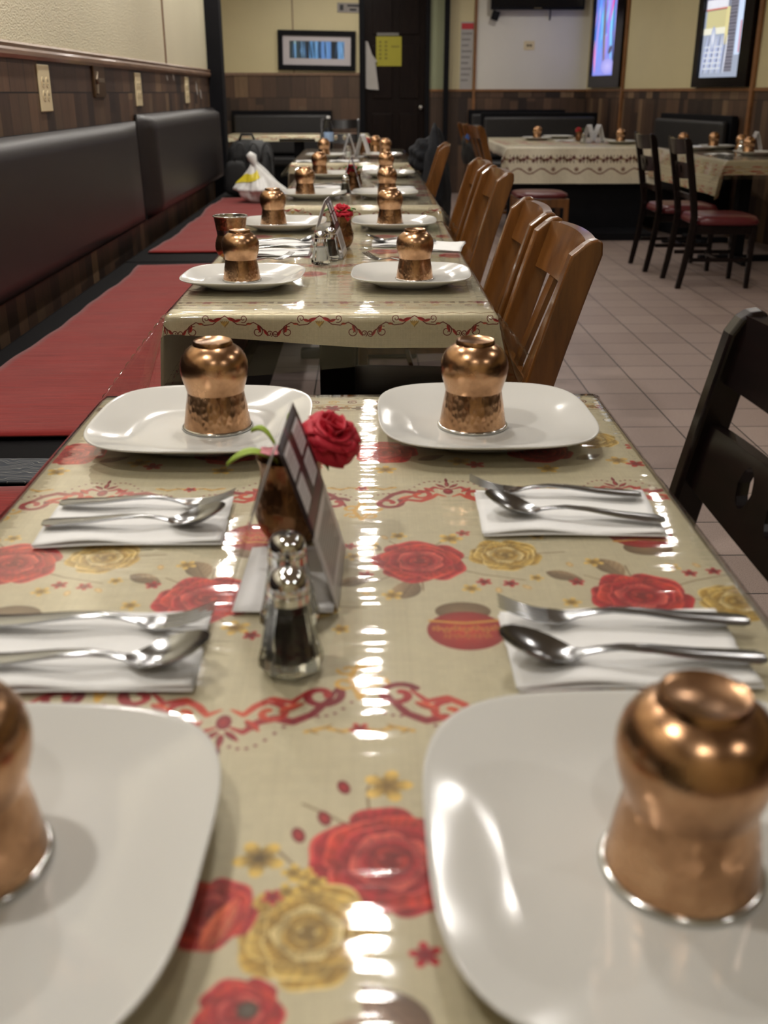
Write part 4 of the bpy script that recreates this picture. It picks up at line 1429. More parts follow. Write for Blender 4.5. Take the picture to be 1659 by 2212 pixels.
def mk_spoon():
    t = thing('spoon', '', 'spoon')
    m = strip(HANDLE); m.v = [(x * CK, y * CK, z * CK) for x, y, z in m.v]; m.build('handle', M_CUTLERY, t, smooth=True, angle=.8)
    m = strip([(.135, .0060, .0040, .0002, .0026), (.141, .0046, .0086, .0010, .0018), (.148, .0058, .0145, .0045, .0015), (.158, .0090, .0190, .0082, .0014), (.168, .0124, .0210, .0100, .0014), (.178, .0158, .0202, .0092, .0014), (.188, .0190, .0168, .0064, .0014), (.195, .0212, .0112, .0032, .0014), (.199, .0222, .0042, .0008, .0014)], 10)
    m.v = [(x * CK, y * CK, z * CK) for x, y, z in m.v]
    m.build('bowl', M_CUTLERY, t, smooth=True, angle=.8)
    return t

def oct_r(a, z):
    q = (a % (PI / 4)) - PI / 8
    return math.cos(PI / 8) / math.cos(q) * 1.02
def mk_shaker(fill, mat, level):
    t = thing('shaker', '', 'shaker')
    m = MB()
    m.lathe([(0, .0), (.0235, .0), (.0262, .003), (.0262, .010), (.0235, .020), (.0205, .036), (.0178, .052), (.0162, .062), (.0140, .064), (.0138, .060), (.0152, .050), (.0176, .034), (.0200, .020), (.0195, .0105), (0, .0095)], 64, rfun=oct_r)
    m.build('glass_body', M_GLASS, t, smooth=True, angle=.5)
    m = MB()
    zz = [(.0105, .0186), (.020, .0191), (.034, .0167), (.050, .0143), (.058, .0130)]
    pr = [(0, .0105)] + [(r, z) for z, r in zz if z < level]
    pr += [(pr[-1][0] * .97, level), (0, level + .001)]
    m.lathe(pr, 40)
    m.build(fill, mat, t, smooth=True, angle=.6)
    m = MB()
    m.lathe([(.0150, .0605), (.0172, .061), (.0172, .068), (.0160, .0685), (.0166, .0700), (.0164, .0745), (.0150, .0800), (.0118, .0846), (.0066, .0872), (0, .0880)], 40)
    c = m.build('cap', M_CHROME, t, smooth=True, angle=.7)
    for k in range(7):
        m = MB()
        a = 2 * PI * k / 6
        rr = 0 if k == 6 else .0068
        m.lathe([(0, 0), (.0011, 0)], 8, c=(rr * math.cos(a), rr * math.sin(a), .0882 - .0011 * (rr > 0)))
        m.build('hole', M_SLOT, c)
    return t

def vase(label, loc, rz, flower, group='copper flower pots'):
    t = thing('flower_pot', label, 'flower pot', loc, rz, group)
    m = MB()
    m.lathe([(0, .0), (.026, .0), (.028, .002), (.034, .012), (.0385, .026), (.0385, .040), (.034, .056), (.0312, .068), (.0318, .080), (.0345, .089), (.0350, .0905), (.0335, .0895), (.0300, .078), (.0295, .066), (.032, .05), (.030, .02), (0, .01)], 48)
    m.build('pot', M_POT, t, smooth=True, angle=.9)
    hx, hy, hz, R = flower
    m = MB(); m.tube([(.0, .0, .03), (hx * .4, hy * .4, .075), (hx * .85, hy * .85, hz - R * .7)], .0022, 8)
    m.build('stem', M_LEAF, t, smooth=True)
    # the silk rose: overlapping cupped petals, outer ones opening
    r = random.Random(5)
    m = MB()
    ax = Vector((hx * .5, hy * .5 - .02, .055)).normalized()
    e1 = ax.orthogonal().normalized(); e2 = ax.cross(e1)
    for lay, (n, tilt, ln, wd) in enumerate(((3, .12, .62, .50), (4, .30, .78, .62), (5, .62, .95, .75), (6, 1.0, 1.05, .80), (6, 1.4, 1.05, .78))):
        for k in range(n):
            a = 2 * PI * k / n + lay * .7 + r.uniform(-.12, .12)
            d = e1 * math.cos(a) + e2 * math.sin(a)
            s = ax.cross(d)
            jit = r.uniform(-.08, .08)
            def petal(u, v, d=d, s=s, tilt=tilt + jit, ln=ln, wd=wd, a=a):
                q = 2 * u - 1
                th = tilt * (.35 + .9 * v)
                rad = math.sin(th) * ln * R * v + .10 * R
                hgt = math.cos(th) * ln * R * v
                wv = wd * R * (math.sin(min(1, v * 1.15) * PI * .55) ** .7) * q
                curl = -.16 * R * v ** 4 * (1 if tilt > .5 else -.5) + .05 * R * math.sin(7 * u + a * 3) * v
                cup = -.30 * R * q * q * v * (1 - .35 * tilt)
                return Vector((hx, hy, hz - R * .5)) + d * (rad - cup * -1.0 + .03 * R * math.sin(9 * u + a) * v) + s * wv + ax * (hgt + curl)
            m.grid(petal, 8, 6)
    m.build('rose_head', M_PETAL, t, smooth=True, solid=.0006)
    def leaf(name, base, tip, wd, mat):
        b, e = Vector(base), Vector(tip)
        dirv = e - b
        sd = dirv.cross(Vector((0, 0, 1))).normalized()
        g = MB()
        g.grid(lambda u, v: b + dirv * v + sd * ((2 * u - 1) * wd * math.sin(PI * min(1, v * .92 + .08)) ** .8) + Vector((0, 0, 1)) * (.012 * math.sin(PI * v) + .004 * abs(2 * u - 1)), 6, 8)
        g.build(name, mat, t, smooth=True, solid=.0006)
    return t, leaf

M_POT = copper_mat('dull_copper_pot', True)
for _n in M_POT.node_tree.nodes:
    if _n.type == 'VALTORGB':
        for _e in _n.color_ramp.elements:
            _e.color = (_e.color[0] * .42, _e.color[1] * .36, _e.color[2] * .30, 1)
M_POT.node_tree.nodes['Principled BSDF'].inputs['Metallic'].default_value = .9

def menu_paint():
    cv = Canvas(.13, .19, 1600, c3(196, 192, 194), 0, False)
    cv.rect(0, .13, .085, .19, c3(40, 26, 30))
    cv.rect(.008, .122, .09, .104, c3(84, 14, 40))
    cv.rect(.05, .056, .085, .19, c3(84, 14, 40))
    for j in range(2):
        for k in range(2):
            cv.rect(.012 + .064 * j, .05 + .068 * j, .108 + .038 * k, .140 + .038 * k, c3(206, 204, 210))
            for q in range(4):
                cv.rect(.016 + .064 * j, .044 + .066 * j, .113 + .038 * k + .006 * q, .115 + .038 * k + .006 * q, c3(150, 146, 152))
    cv.rect(.014, .116, .02, .076, c3(150, 148, 150))
    for q in range(9):
        cv.rect(.02, .11 - .01 * (q % 3), .024 + .0056 * q, .0265 + .0056 * q, c3(104, 100, 104))
    return cv.image('menu_print')
M_MENU = picture_mat('menu_card', menu_paint(), 0.0)
M_MENU.node_tree.nodes['Principled BSDF'].inputs['Roughness'].default_value = .35

M_CARDWHITE = simple('printed_white_card', (.80, .80, .81, 1), .5, 0, .08, 60)
def mk_tent(L=.14, half=.049, H=.155, white=False):
    """folded menu card: ridge along local y, printed panel towards +x"""
    t = thing('menu_tent', '', 'menu card')
    n = 10
    def panel(sgn, off=0.0):
        def fn(u, v):
            x = half * (1 - v) ** .92
            z = H * v ** .96
            return (sgn * (x + off * (1 - .4 * v)) + .001 * sgn, (u - .5) * L, z + .0012)
        return fn
    m = MB(); m.grid(panel(1), 8, n)
    uv = []
    for j in range(n):
        for i in range(8):
            for a, b in ((i, j), (i + 1, j), (i + 1, j + 1), (i, j + 1)):
                uv.append((a / 8, b / n))
    m.build('printed_panel', M_CARDWHITE if white else M_MENU, t, smooth=True, solid=.0008, uvs=uv)
    pm = panel(-1)
    m = MB(); m.grid((lambda u, v: pm(u, 1 - (1 - v) * .5)) if not white else pm, 8, n)
    m.build('plain_panel', M_PAPER, t, smooth=True, solid=.0008)
    m = MB(); m.grid(panel(-1, .003), 8, n)
    m.build('clear_sleeve', M_ACRYLIC, t, smooth=True)
    m = MB()
    m.grid(lambda u, v: ((u - .5) * 2 * (half - .003), (v - .5) * L, .0010 + .010 * math.sin(PI * u) * .25 * v), 8, 6)
    m.build('base_flap', M_PAPER, t, smooth=True, solid=.0007)
    return t

GP, GC, GN, GF, GS = 'white square plates', 'upturned copper cups on plates', 'folded paper napkins', 'forks laid on napkins', 'spoons laid on napkins'
POS = {}
def place(spots):
    for (kind, mk, x, y, z, rz, label, group) in spots:
        put(kind, mk, (x, y, z), rz, label, group)
ZP = ZT + .0002
ZC = ZP + .0080
PL = [(-.225, 1.345, 'nearest table, far left, behind the menu card'), (.161, 1.354, 'nearest table, far right'), (.180, .488, 'nearest table, cut off at lower right'), (-.243, .478, 'nearest table, cut off at lower left'),
      (-.301, 2.535, 'second table, near left'), (.109, 2.555, 'second table, near right'), (-.286, 3.655, 'second table, far left'), (.097, 3.675, 'second table, far right'),
      (-.235, 4.77, 'third table, near left'), (.085, 4.79, 'third table, near right'), (-.185, 5.96, 'third table, far left'), (.125, 6.01, 'third table, far right'),
      (-.29, 7.80, 'farthest row table, left'), (.12, 7.85, 'farthest row table, right')]
CP = [(-.207, 1.350), (.145, 1.350), (.185, .478), (-.240, .490), (-.307, 2.540), (.118, 2.550), (-.325, 3.690), (.082, 3.700), (-.275, 4.79), (.094, 4.80), (-.262, 6.02), (.112, 6.03), (-.305, 7.82), (.140, 7.87)]
for (x, y, w), (cx, cy) in zip(PL, CP):
    put('plate', mk_plate, (x, y, ZP), random.uniform(-.05, .05), 'white square plate under a copper cup, ' + w, GP)
    put('cup', mk_cup, (cx, cy, ZC), random.uniform(0, 6), 'upturned copper cup, ' + w, GC)
t = mk_cup(False)
t.location = (-.378, 2.93, ZP)
t['label'] = 'upright copper cup with open steel rim at left edge of the second table'

NK = [(-.252, 1.030, .02, 'far left of the menu card'), (.221, 1.048, -.03, 'below the far right plate'), (-.238, .750, .015, 'above the lower left plate'), (.214, .748, .0, 'above the lower right plate')]
for i, (x, y, rz, w) in enumerate(NK):
    sg = 1 if x < 0 else -1
    put('napkin', mk_napkin, (x, y, ZP), rz, 'white paper napkin with fork and spoon, %s, nearest table' % w, GN)
    zz = ZP + .0062
    if x < 0:
        fx, fy, fr = ((-.345, 1.066, -.02), (-.350, .786, -.015))[i // 2]
        sx, sy, sr = ((-.348, 1.008, .015), (-.345, .718, .015))[i // 2]
    else:
        fx, fy, fr = ((.312, 1.080, PI - .12), (.330, .778, PI - .06))[i // 2]
        sx, sy, sr = ((.318, 1.016, PI - .14), (.322, .715, PI - .05))[i // 2]
        if i == 1:
            sx, sy, sr = .320, 1.006, PI - .20
    fk = put('fork', mk_fork, (fx, fy, zz), fr, 'steel fork, further piece on the napkin %s, nearest table' % w, GF)
    sp = put('spoon', mk_spoon, (sx, sy, zz), sr, 'steel spoon, nearer piece on the napkin %s, nearest table' % w, GS)
    sc = .90 if i < 2 else 1.0
    fk.scale = sp.scale = (sc, sc, sc)
N2 = [(-.262, 3.255, .02, 'left, below the far left plate', 'second'), (.115, 3.245, -.02, 'right, beyond the near right cup', 'second'),
      (-.262, 3.06, -.02, 'left, nearer of two beside the shakers', 'second'),
      (-.19, 5.30, .0, 'left, behind the near left cup', 'third'), (.14, 5.25, .03, 'right', 'third'), (-.38, 7.36, .0, 'near left corner', 'farthest'), (-.15, 7.38, .0, 'near middle', 'farthest')]
for k, (x, y, rz, w, tb) in enumerate(N2):
    z = ZP
    put('napkin', mk_napkin, (x, y, z), rz, 'white paper napkin at %s, on the %s table' % (w, tb), GN)
    if k in (0, 1, 2, 3, 4):
        left = x < 0
        if k != 2:
            put('spoon', mk_spoon, (x - .10 if left else x + .10, y - .02, z + .0062), .1 if left else PI - .05, 'steel spoon on the napkin at %s, %s table' % (w, tb), GS)
        if k != 0:
            put('fork', mk_fork, (x - .10 if left else x + .10, y + .02, z + .0062), .05 if left else PI + .05, 'steel fork on the napkin at %s, %s table' % (w, tb), GF)
put('fork', mk_fork, (-.37, 2.80, ZP), .75, 'steel fork behind the near left plate, second table', GF)
put('fork', mk_fork, (.155, 2.79, ZP), PI - .75, 'steel fork behind the near right plate, second table', GF)
put('napkin', mk_napkin, (.232, 3.18, ZP), 1.4, 'white paper napkin at the right edge of the second table', GN)

# shakers, pots and menu cards
SG = 'glass shakers'
mk_pep = lambda: mk_shaker('pepper_fill', M_PEPPER, .052)
mk_sal = lambda: mk_shaker('salt_fill', M_SALT, .046)
put('pepper', mk_pep, (-.064, .727, ZP), .2, 'glass pepper shaker with chrome cap, in front of the nearest menu card', SG)
put('salt', mk_sal, (-.070, .800, ZP), .2, 'glass salt shaker with chrome cap, behind the foreground pepper shaker', SG)
put('salt', mk_sal, (-.125, 2.845, ZP), .1, 'glass salt shaker with chrome cap on the second table', SG)
put('pepper', mk_pep, (-.102, 2.935, ZP), .2, 'glass pepper shaker with chrome cap, behind the salt on the second table', SG)
put('pepper', mk_pep, (-.095, 4.86, ZP), .2, 'glass pepper shaker in front of the pot on the third table', SG)
put('salt', mk_sal, (-.125, 7.7, ZP), .2, 'glass shaker between the two plates of the farthest table', SG)
TGp = 'standing menu cards'
mk_white_tent = lambda: mk_tent(white=True)
put('tent', mk_tent, (-.076, .888, ZP), -.03, 'folded menu card standing in the middle of the nearest table', TGp)
put('tent', mk_tent, (-.112, 3.02, ZP), -.05, 'folded menu card beside the shakers on the second table', TGp)
put('tent', mk_tent, (-.070, 5.00, ZP), -.03, 'folded menu card beside the pot on the third table', TGp)
put('tentw', mk_white_tent, (-.125, 7.98, ZP), .10, 'folded menu card at left of the far pot, farthest table', TGp)
put('tentw', mk_white_tent, (-.025, 7.90, ZP), -.2, 'folded menu card at right of the far pot, farthest table', TGp)

v1, lf = vase('dull copper pot with red silk rose behind the nearest menu card', (-.080, .990, ZP), 0, (.042, -.002, .124, .027))
lf('leaf', (.012, 0, .085), (.040, -.018, .080), .012, M_LEAF)
lf('leaf', (.012, .01, .088), (.030, .012, .105), .009, M_LEAF)
lf('leaf', (-.012, -.01, .085), (-.062, -.025, .088), .009, M_LEAFPALE)
lf('leaf', (-.012, .01, .088), (-.040, .01, .112), .007, M_LEAFPALE)
lf('leaf', (.0, .02, .088), (.004, .03, .125), .007, M_LEAFPALE)
pk = MB()
for k in range(5):
    a = 2 * PI * k / 5
    pk.grid(lambda u, v, a=a: (-.016 + math.cos(a) * .015 * v - math.sin(a) * (u - .5) * .016 * math.sin(PI * (.15 + .8 * v)), -.012 + math.sin(a) * .015 * v + math.cos(a) * (u - .5) * .016 * math.sin(PI * (.15 + .8 * v)), .096 + .005 * v), 4, 4)
pk.build('pink_blossom', M_PINK, v1, smooth=True, solid=.0006)
def other_vase(label, x, y, fl):
    v, lf = vase(label, (x, y, ZP), 0, fl)
    for a, ln in ((2.6, .05), (3.6, .055), (.4, .05), (-.6, .045), (1.6, .05), (-1.7, .04)):
        lf('leaf', (.014 * math.cos(a), .014 * math.sin(a), .086), (ln * math.cos(a), ln * math.sin(a), .105), .009, M_LEAF)
    return v
other_vase('copper pot with red silk rose beside the menu card on the second table', -.078, 3.185, (.004, -.004, .115, .028))
other_vase('copper pot with red silk rose on the third table', -.058, 5.08, (-.012, -.004, .112, .024))
other_vase('copper pot with small red rose on the farthest table', -.01, 8.10, (.02, -.004, .115, .022))

# bottle and the things standing on the farthest table
t = thing('water_bottle', 'clear plastic water bottle with white cap on the farthest table', 'bottle', (-.290, 8.45, ZP))
m = MB()
m.lathe([(0, .0), (.036, .0), (.038, .004), (.037, .03), (.038, .06), (.036, .09), (.038, .12), (.038, .16), (.034, .19), (.022, .225), (.0135, .240), (.0135, .252)], 32)
m.build('bottle_body', M_PETBOTTLE, t, smooth=True)
m = MB(); m.lathe([(.0383, .085), (.0386, .086), (.0386, .150), (.0383, .151)], 32); m.build('label_band', simple('pale_blue_label', lin(150, 176, 214), .4, 0, .15, 40), t, smooth=True)
m = MB(); m.lathe([(0, .268), (.014, .268), (.0155, .265), (.0155, .250), (.0135, .249)], 24); m.build('cap', M_WHITEPLASTIC, t, smooth=True, angle=.6)
put('cup', mk_cup, (.075, 8.55, ZP), 0, 'upturned copper cup behind the small rose on the farthest table', GC)

# right hand tables
def onright(x, y, cup, lab, dx=0.0):
    put('plate', mk_plate, (x + dx, y, ZP), random.uniform(-.1, .1), 'white square plate ' + lab, GP)
    if cup:
        put('cup', mk_cup, (x, y, ZC), random.random(), 'upturned copper cup ' + lab, GC)
onright(1.70, 10.75, True, 'at the left of the long table with hanging cloth')
onright(2.345, 9.95, True, 'at the right of the long table, behind the dark chairs')
put('plate', mk_plate, (1.98, 11.15, ZP), .1, 'white square plate behind the menu card of the long table', GP)
put('napkin', mk_napkin, (1.94, 10.55, ZP), .1, 'crumpled white napkin beside the menu card of the long table', GN)
put('tentw', mk_white_tent, (2.10, 10.20, ZP), -.5, 'folded menu card on the long table with hanging cloth', TGp)
put('tentw', mk_white_tent, (2.20, 10.25, ZP), .1, 'second folded menu card, at right on the long table with hanging cloth', TGp)
put('salt', mk_sal, (2.02, 10.05, ZP), .1, 'glass shaker before the menu cards of the long table', SG)
other_vase('copper pot with red rose behind the menu cards of the long table', 2.06, 10.45, (-.01, .0, .115, .026))
onright(2.885, 8.10, True, 'nearest on the table at the right edge', .05)
onright(2.92, 9.05, True, 'furthest on the table at the right edge, middle', .03)
put('cup', mk_cup, (2.70, 9.18, ZP), .3, 'upturned copper cup just behind the right dark chair', GC)
put('plate', mk_plate, (2.72, 8.85, ZP), .1, 'white square plate behind the right dark chair', GP)
put('tentw', mk_white_tent, (3.04, 8.40, ZP), -.15, 'white menu card at right edge behind a copper cup', TGp)
put('salt', mk_sal, (2.98, 8.55, ZP), 0, 'glass shaker beside the menu card at the right edge', SG)
put('cup', mk_cup, (3.05, 8.75, ZP), .3, 'upturned copper cup hidden behind the right edge menu card', GC)
put('napkin', mk_napkin, (2.70, 8.2, ZP), .3, 'white napkin near the dark chairs on the right table', GN)
put('napkin', mk_napkin, (3.10, 7.75, ZP), .1, 'white napkin at the near end of the right table', GN)

# ---------------------------------------------------------------- chairs (built facing -x, back posts at local x = 0)
def leanx(z, lean):
    return lean * ((z - .45) / .47) ** 1.15 if z > .45 else .06 * ((.45 - z) / .45) ** 1.5
def post(lean, y0, y1, ztop, d0=.034, d1=.046, rear=True):
    zs = [0, .12, .25, .38, .45, .52, .60, .70, .80, ztop - .03]
    front = [(leanx(z, lean) - (d0 + (d1 - d0) * min(1, z / .6)) / 2, z) for z in zs]
    back = [(leanx(z, lean) + (d0 + (d1 - d0) * min(1, z / .6)) / 2, z) for z in zs]
    xt = leanx(ztop, lean)
    cap = [(xt - .016, ztop - .010), (xt - .004, ztop - .002), (xt + .010, ztop), (xt + .020, ztop - .004)]
    m = MB()
    poly = front + cap + back[::-1]
    m.prism(poly, 'y', y0, y1)
    return m
def rail(lean, hw, zlo, zhi, bow, th, holes=(), off=0.0, n=24):
    """cross rail between the posts; zlo, zhi are functions of y/hw; holes cut through it"""
    m = MB()
    for i in range(n):
        ya, yb = -hw + 2 * hw * i / n, -hw + 2 * hw * (i + 1) / n
        ym = (ya + yb) / 2
        spans = []
        hit = [h for h in holes if abs(ym - h[0]) < h[1]]
        def X(y, z):
            return leanx(z, lean) + bow * (1 - (y / hw) ** 2) + off
        def lim(y):
            return zlo(y / hw), zhi(y / hw)
        la, lb = lim(ya), lim(yb)
        if hit:
            h = hit[0]
            def hh(y):
                k = math.sqrt(max(0, 1 - ((y - h[0]) / (h[1] * 1.02)) ** 2))
                return h[2] - h[3] * k, h[2] + h[3] * k
            ha, hb = hh(ya), hh(yb)
            spans = [((la[0], ha[0]), (lb[0], hb[0])), ((ha[1], la[1]), (hb[1], lb[1]))]
        else:
            spans = [((la[0], la[1]), (lb[0], lb[1]))]
        for (a0, a1), (b0, b1) in spans:
            P = lambda y, z, s: (X(y, z) + s * th / 2, y, z)
            m.hexa([P(ya, a0, -1), P(ya, a0, 1), P(yb, b0, -1), P(yb, b0, 1), P(ya, a1, -1), P(ya, a1, 1), P(yb, b1, -1), P(yb, b1, 1)])
    return m
def seat_mesh(w, d, z0, z1):
    m = MB()
    N = 48
    prof = [(0, z0), (.96, z0), (1.0, z0 + .012), (.985, z0 + .03), (.92, z1 - .006), (.75, z1), (.4, z1 + .004), (0, z1 + .005)]
    rows = []
    for s, z in prof:
        if s == 0:
            rows.append([len(m.v)]); m.v.append((-d / 2, 0, z)); continue
        rows.append(list(range(len(m.v), len(m.v) + N)))
        for k in range(N):
            a = 2 * PI * k / N
            r = superellipse(a, 5, s)
            m.v.append((-d / 2 + r * math.cos(a) * d / 2, r * math.sin(a) * w / 2 * (1.0 - .05 * math.cos(a)), z))
    for A, B in zip(rows, rows[1:]):
        for k in range(N):
            a0, a1, b0, b1 = A[k % len(A)], A[(k + 1) % len(A)], B[k % len(B)], B[(k + 1) % len(B)]
            m.f.append((a0, b1, b0) if len(A) == 1 else ((a0, a1, b0) if len(B) == 1 else (a0, a1, b1, b0))); m.m.append(0)
    return m
def front_legs(t, mat, w):
    for s in (-1, 1):
        m = MB()
        y = s * (w / 2 - .03)
        m.hexa([(-.405, y - .014, 0), (-.377, y - .014, 0), (-.405, y + .014, 0), (-.377, y + .014, 0), (-.412, y - .019, .40), (-.374, y - .019, .40), (-.412, y + .019, .40), (-.374, y + .019, .40)])
        m.build('leg', mat, t, bevel=.004)
    m = MB()
    m.box(-.405, -.38, -w / 2 + .045, w / 2 - .045, .345, .40)
    m.box(-.375, -.02, -w / 2 + .018, -w / 2 + .04, .345, .40)
    m.box(-.375, -.02, w / 2 - .04, w / 2 - .018, .345, .40)
    m.build('seat_frame', mat, t, bevel=.003)
    m = MB()
    m.box(-.375, .0, -w / 2 + .022, -w / 2 + .038, .17, .195)
    m.box(-.375, .0, w / 2 - .038, w / 2 - .022, .17, .195)
    m.box(-.21, -.19, -w / 2 + .03, w / 2 - .03, .172, .192)
    m.build('stretcher', mat, t, bevel=.003)
def slat_chair():
    t = thing('slat_back_chair', '', 'chair')
    L, W_ = .132, .430
    for s in (-1, 1):
        a = s * W_ / 2
        post(L, min(a, a - s * .036), max(a, a - s * .036), .925, .036, .062).build('back_post', M_HONEY, t, bevel=.005, seg=3)
    rail(L, W_ / 2 - .028, lambda q: .815, lambda q: .921 - .004 * q * q, .014, .022, n=20, off=.006).build('top_rail', M_HONEY, t)
    rail(L, W_ / 2 - .030, lambda q: .565, lambda q: .615, .006, .020, n=12).build('lower_rail', M_HONEY, t)
    for yc in (-.055, .055):
        m = MB()
        for i in range(8):
            z0, z1 = .61 + .21 * i / 8, .61 + .21 * (i + 1) / 8
            P = lambda z, y, s: (leanx(z, L) + .014 * (z - .6) / .2 + s * .006 + .004, y, z)
            m.hexa([P(z0, yc - .026, -1), P(z0, yc - .026, 1), P(z0, yc + .026, -1), P(z0, yc + .026, 1), P(z1, yc - .026, -1), P(z1, yc - .026, 1), P(z1, yc + .026, -1), P(z1, yc + .026, 1)])
        m.build('slat', M_HONEY, t)
    front_legs(t, M_HONEY, .43)
    seat_mesh(.44, .43, .402, .452).build('seat', M_BROWNSEAT, t, smooth=True, angle=1.0)
    return t
def ladder_chair(seatmat):
    t = thing('ladder_back_chair', '', 'chair')
    L, W_ = .092, .430
    for s in (-1, 1):
        a = s * W_ / 2
        post(L, min(a, a - s * .034), max(a, a - s * .034), .930, .034, .044).build('back_post', M_DARKWOOD, t, bevel=.006, seg=3)
    rail(L, W_ / 2 - .030, lambda q: .835 - .010 * (1 - q * q), lambda q: .918 + .006 * q * q, .026, .026, n=22, off=.004).build('top_rail', M_DARKWOOD, t)
    rail(L, W_ / 2 - .030, lambda q: .692 - .016 * (1 - q * q), lambda q: .778, .016, .016, holes=((-.048, .019, .738, .026), (.048, .019, .738, .026)), n=70).build('middle_rail', M_DARKWOOD, t)
    rail(L, W_ / 2 - .030, lambda q: .545 + .012 * (1 - q * q), lambda q: .590, .012, .020, n=16).build('lower_rail', M_DARKWOOD, t)
    front_legs(t, M_DARKWOOD, .43)
    seat_mesh(.45, .44, .402, .458).build('seat', seatmat, t, smooth=True, angle=1.0)
    return t

HG = 'honey coloured slat back chairs along the long row'
mk_slat = slat_chair
put('slat', mk_slat, (.303, 2.236, 0), .02, 'honey wood slat back chair nearest, pushed in at right of the second table', HG)
put('slat', mk_slat, (.305, 2.735, 0), -.02, 'orange-brown slat back chair just behind the nearest honey wood chair', HG)
put('slat', mk_slat, (.372, 4.05, 0), .03, 'honey slat back chair, nearer of the pair at the third table', HG)
put('slat', mk_slat, (.362, 4.58, 0), .0, 'honey slat back chair, further of the pair at the third table', HG)
put('slat', mk_slat, (.315, 6.12, 0), -.05, 'lone honey slat back chair furthest along the long row', HG)
FG = 'honey chairs at the left end of the long hanging cloth table'
put('slat', mk_slat, (1.075, 9.70, 0), PI + .25, 'honey slat back chair with its end turned, left of the long hanging cloth', FG)
put('slat', mk_slat, (1.06, 10.35, 0), PI + .1, 'honey slat back chair further back, left of the long hanging cloth', FG)
t = thing('low_stool', 'honey wood stool with maroon seat below the left end of the hanging cloth', 'stool', (1.42, 8.70, 0))
for sx in (-1, 1):
    for sy in (-1, 1):
        m = MB(); m.box(sx * .19 - .02, sx * .19 + .02, sy * .19 - .02, sy * .19 + .02, 0, .40); m.build('leg', M_HONEY, t, bevel=.004)
m = MB(); m.box(-.20, .20, -.205, -.18, .33, .40); m.box(-.20, .20, .18, .205, .33, .40); m.box(-.205, -.18, -.2, .2, .33, .40); m.box(.18, .205, -.2, .2, .33, .40); m.build('seat_frame', M_HONEY, t, bevel=.003)
q = seat_mesh(.43, .43, .402, .445); q.v = [(x + .215, y, z) for x, y, z in q.v]; q.build('seat', M_MAROON, t, smooth=True, angle=1.0)
mk_dark = lambda: ladder_chair(M_MAROON)
put('ladder', mk_dark, (.405, 1.118, 0), .0, 'glossy near-black ladder back chair at right of the nearest table', None)
DG = 'dark ladder back chairs at the right edge table'
put('ladder', mk_dark, (2.10, 6.905, 0), PI - .02, 'dark ladder back chair with maroon seat, nearer of the pair at right edge table', DG)
put('ladder', mk_dark, (2.05, 7.585, 0), PI + .02, 'dark ladder back chair with maroon seat, further of the pair at right edge table', DG)
put('ladder', mk_dark, (-.28, 11.70, 0), PI / 2 + .0, 'dark curved back chair at the small far table under the panorama', None)

# ---------------------------------------------------------------- bags and coats
def blob(name, mat, parent, c, r, seed, amp=.12, n=24, flat=True, pinch=None):
    rr = random.Random(seed)
    ph = [rr.uniform(0, 6) for _ in range(6)]
    m = MB()
    def fn(u, v):
        th, p = 2 * PI * u, PI * (v - .5)
        d = Vector((math.cos(p) * math.cos(th), math.cos(p) * math.sin(th), math.sin(p)))
        k = 1 + amp * (math.sin(4 * d.x + ph[0]) * math.sin(5 * d.y + ph[1]) + .6 * math.sin(9 * d.z + 6 * d.x + ph[2]) + .35 * math.sin(15 * d.y + 9 * d.z + ph[3]))
        x, y, z = r[0] * d.x * k, r[1] * d.y * k, r[2] * d.z * k
        if pinch and z > 0:
            q = max(.12, 1 - pinch * (z / r[2]) ** .8)
            x *= q; y *= q
        z = max(z, -r[2] * .72)
        return (c[0] + x, c[1] + y, c[2] + z)
    m.grid(fn, n * 2, n)
    return m.build(name, mat, parent, smooth=True)
ZB = .462
t = thing('backpack', 'black backpack with grey front flap at the far end of the wall bench', 'backpack', (-.86, 8.18, ZB))
def soft_box(name, mat, parent, c, r, seed, n=4.0, taper=.2, amp=.03):
    rr = random.Random(seed)
    ph = [rr.uniform(0, 6) for _ in range(4)]
    m = MB()
    def fn(u, v):
        th, p = 2 * PI * u, PI * (v - .5)
        cp, sp = abs(math.cos(p)) ** (2 / n), math.copysign(abs(math.sin(p)) ** (2 / n), math.sin(p))
        ct, st = [math.copysign(abs(q) ** (2 / n), q) for q in (math.cos(th), math.sin(th))]
        k = 1 + amp * (math.sin(9 * ct + ph[0]) * math.sin(8 * sp + ph[1]) + .5 * math.sin(17 * st + 13 * sp + ph[2]))
        w = 1 - taper * (sp + 1) / 2
        return (c[0] + r[0] * cp * ct * k * w, c[1] + r[1] * cp * st * k * w, c[2] + r[2] * sp)
    m.grid(fn, 48, 28)
    return m.build(name, mat, parent, smooth=True)
soft_box('main_body', M_NYLON, t, (-.05, .06, .20), (.17, .12, .20), 2, 3.2, .18)
soft_box('front_pocket', M_NYLON, t, (-.12, -.075, .13), (.10, .045, .125), 3, 3.5, .15)
soft_box('front_flap', M_GREYNYLON, t, (.035, .0, .245), (.135, .10, .155), 4, 2.6, .25)
m = MB()
for k in range(3):
    m.tube([(-.08 + .10 * k + .045 * math.cos(a / 10 * PI), -.105, .25 + .13 * math.sin(a / 10 * PI)) for a in range(11)], .006, 6)
m.build('zip_edge', M_GREYNYLON, t, smooth=True)
m = MB(); m.tube([(.10, -.10, .02), (.16, -.11, .13), (.15, -.07, .27), (.07, .0, .39)], .014, 8); m.build('strap', M_NYLON, t, smooth=True)
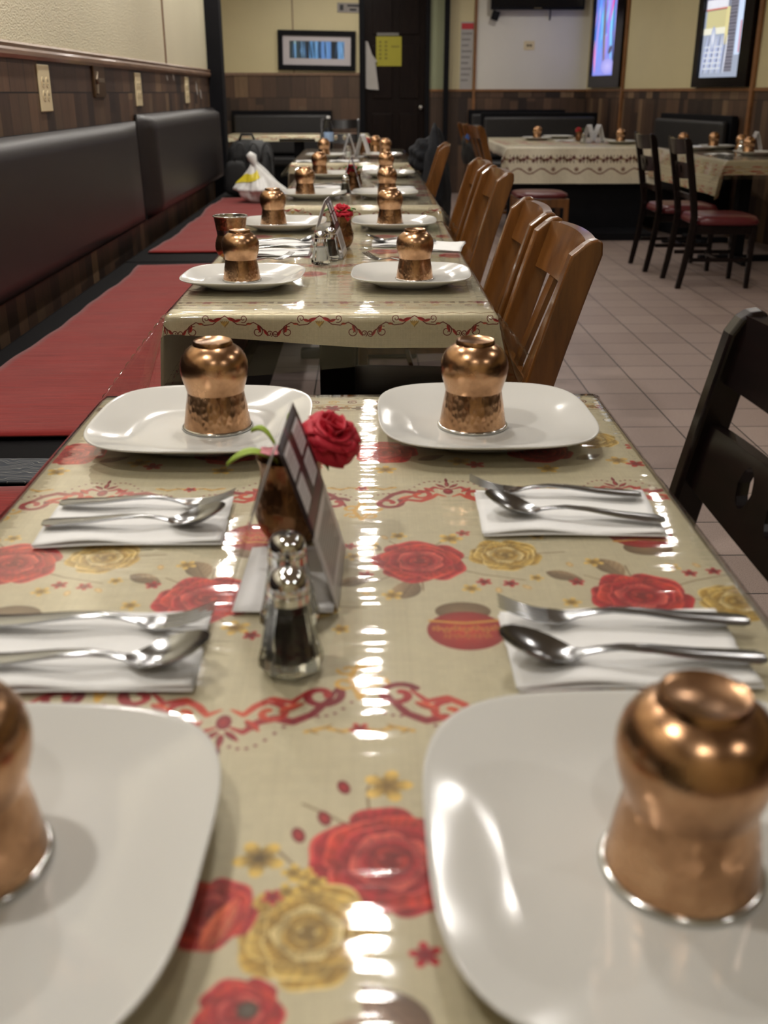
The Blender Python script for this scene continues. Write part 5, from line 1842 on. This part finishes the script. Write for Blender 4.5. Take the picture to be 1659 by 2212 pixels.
m = MB(); m.tube([(-.10, .02, .385), (-.08, .02, .435), (.0, .02, .435), (.02, .02, .385)], .010, 8); m.build('carry_handle', M_NYLON, t, smooth=True)
t = thing('plastic_bag', 'tied white plastic bag with yellow print on the bench before the backpack', 'bag', (-.745, 7.62, ZB))
def bag_pt(u, v):
    th, p = 2 * PI * u, PI * (v - .5)
    h = (math.sin(p) + 1) / 2
    rad = (.165 * (math.cos(p) ** .55 if h < .35 else 1) * (1 if h < .35 else max(.16, (1 - (h - .35) / .65) ** 1.05 + .13)))
    rad *= 1 + .10 * math.sin(5 * th + 7 * h) + .06 * math.sin(11 * th - 9 * h) + .04 * math.sin(19 * th)
    return (rad * math.cos(th) - .05 * h * h, .8 * rad * math.sin(th), .265 * h ** 1.1 + .012 * math.sin(4 * th) * h)
m = MB(); m.grid(bag_pt, 72, 36); m.build('bag_body', M_BAGWHITE, t, smooth=True)
m = MB(); m.tube([(-.035, 0, .225), (-.045, -.005, .265), (-.06, -.005, .305), (-.085, .0, .330)], [.030, .020, .036, .022], 12); m.build('knotted_top', M_BAGWHITE, t, smooth=True)
m = MB()
def on_bag(u, v):
    x, y, z = bag_pt(.52 + .26 * u, .50 + .13 * v + .10 * u)
    return (x * 1.03, y * 1.03, z + .002)
m.grid(on_bag, 14, 6); m.build('yellow_print', M_YELLOW, t, smooth=True)
t = thing('dark_jacket', 'dark jacket draped over the lone furthest honey chair', 'jacket', (.40, 6.55, 0))
blob('jacket_body', M_NAVY, t, (.02, .0, .47), (.10, .16, .50), 11, .10)
blob('hood', M_NAVY, t, (-.02, .05, .83), (.11, .12, .11), 12, .12)
t = thing('blue_bag', 'dark bag with small blue tag on the far honey chairs', 'bag', (1.00, 9.95, 0))
blob('bag_body', M_NYLON, t, (.0, .0, .72), (.12, .14, .20), 14, .08)
m = MB(); m.box(-.09, -.05, -.16, -.15, .80, .87, rot=Matrix.Rotation(.5, 3, 'Y')); m.build('tag', simple('blue_tag', lin(60, 110, 190), .5), t)
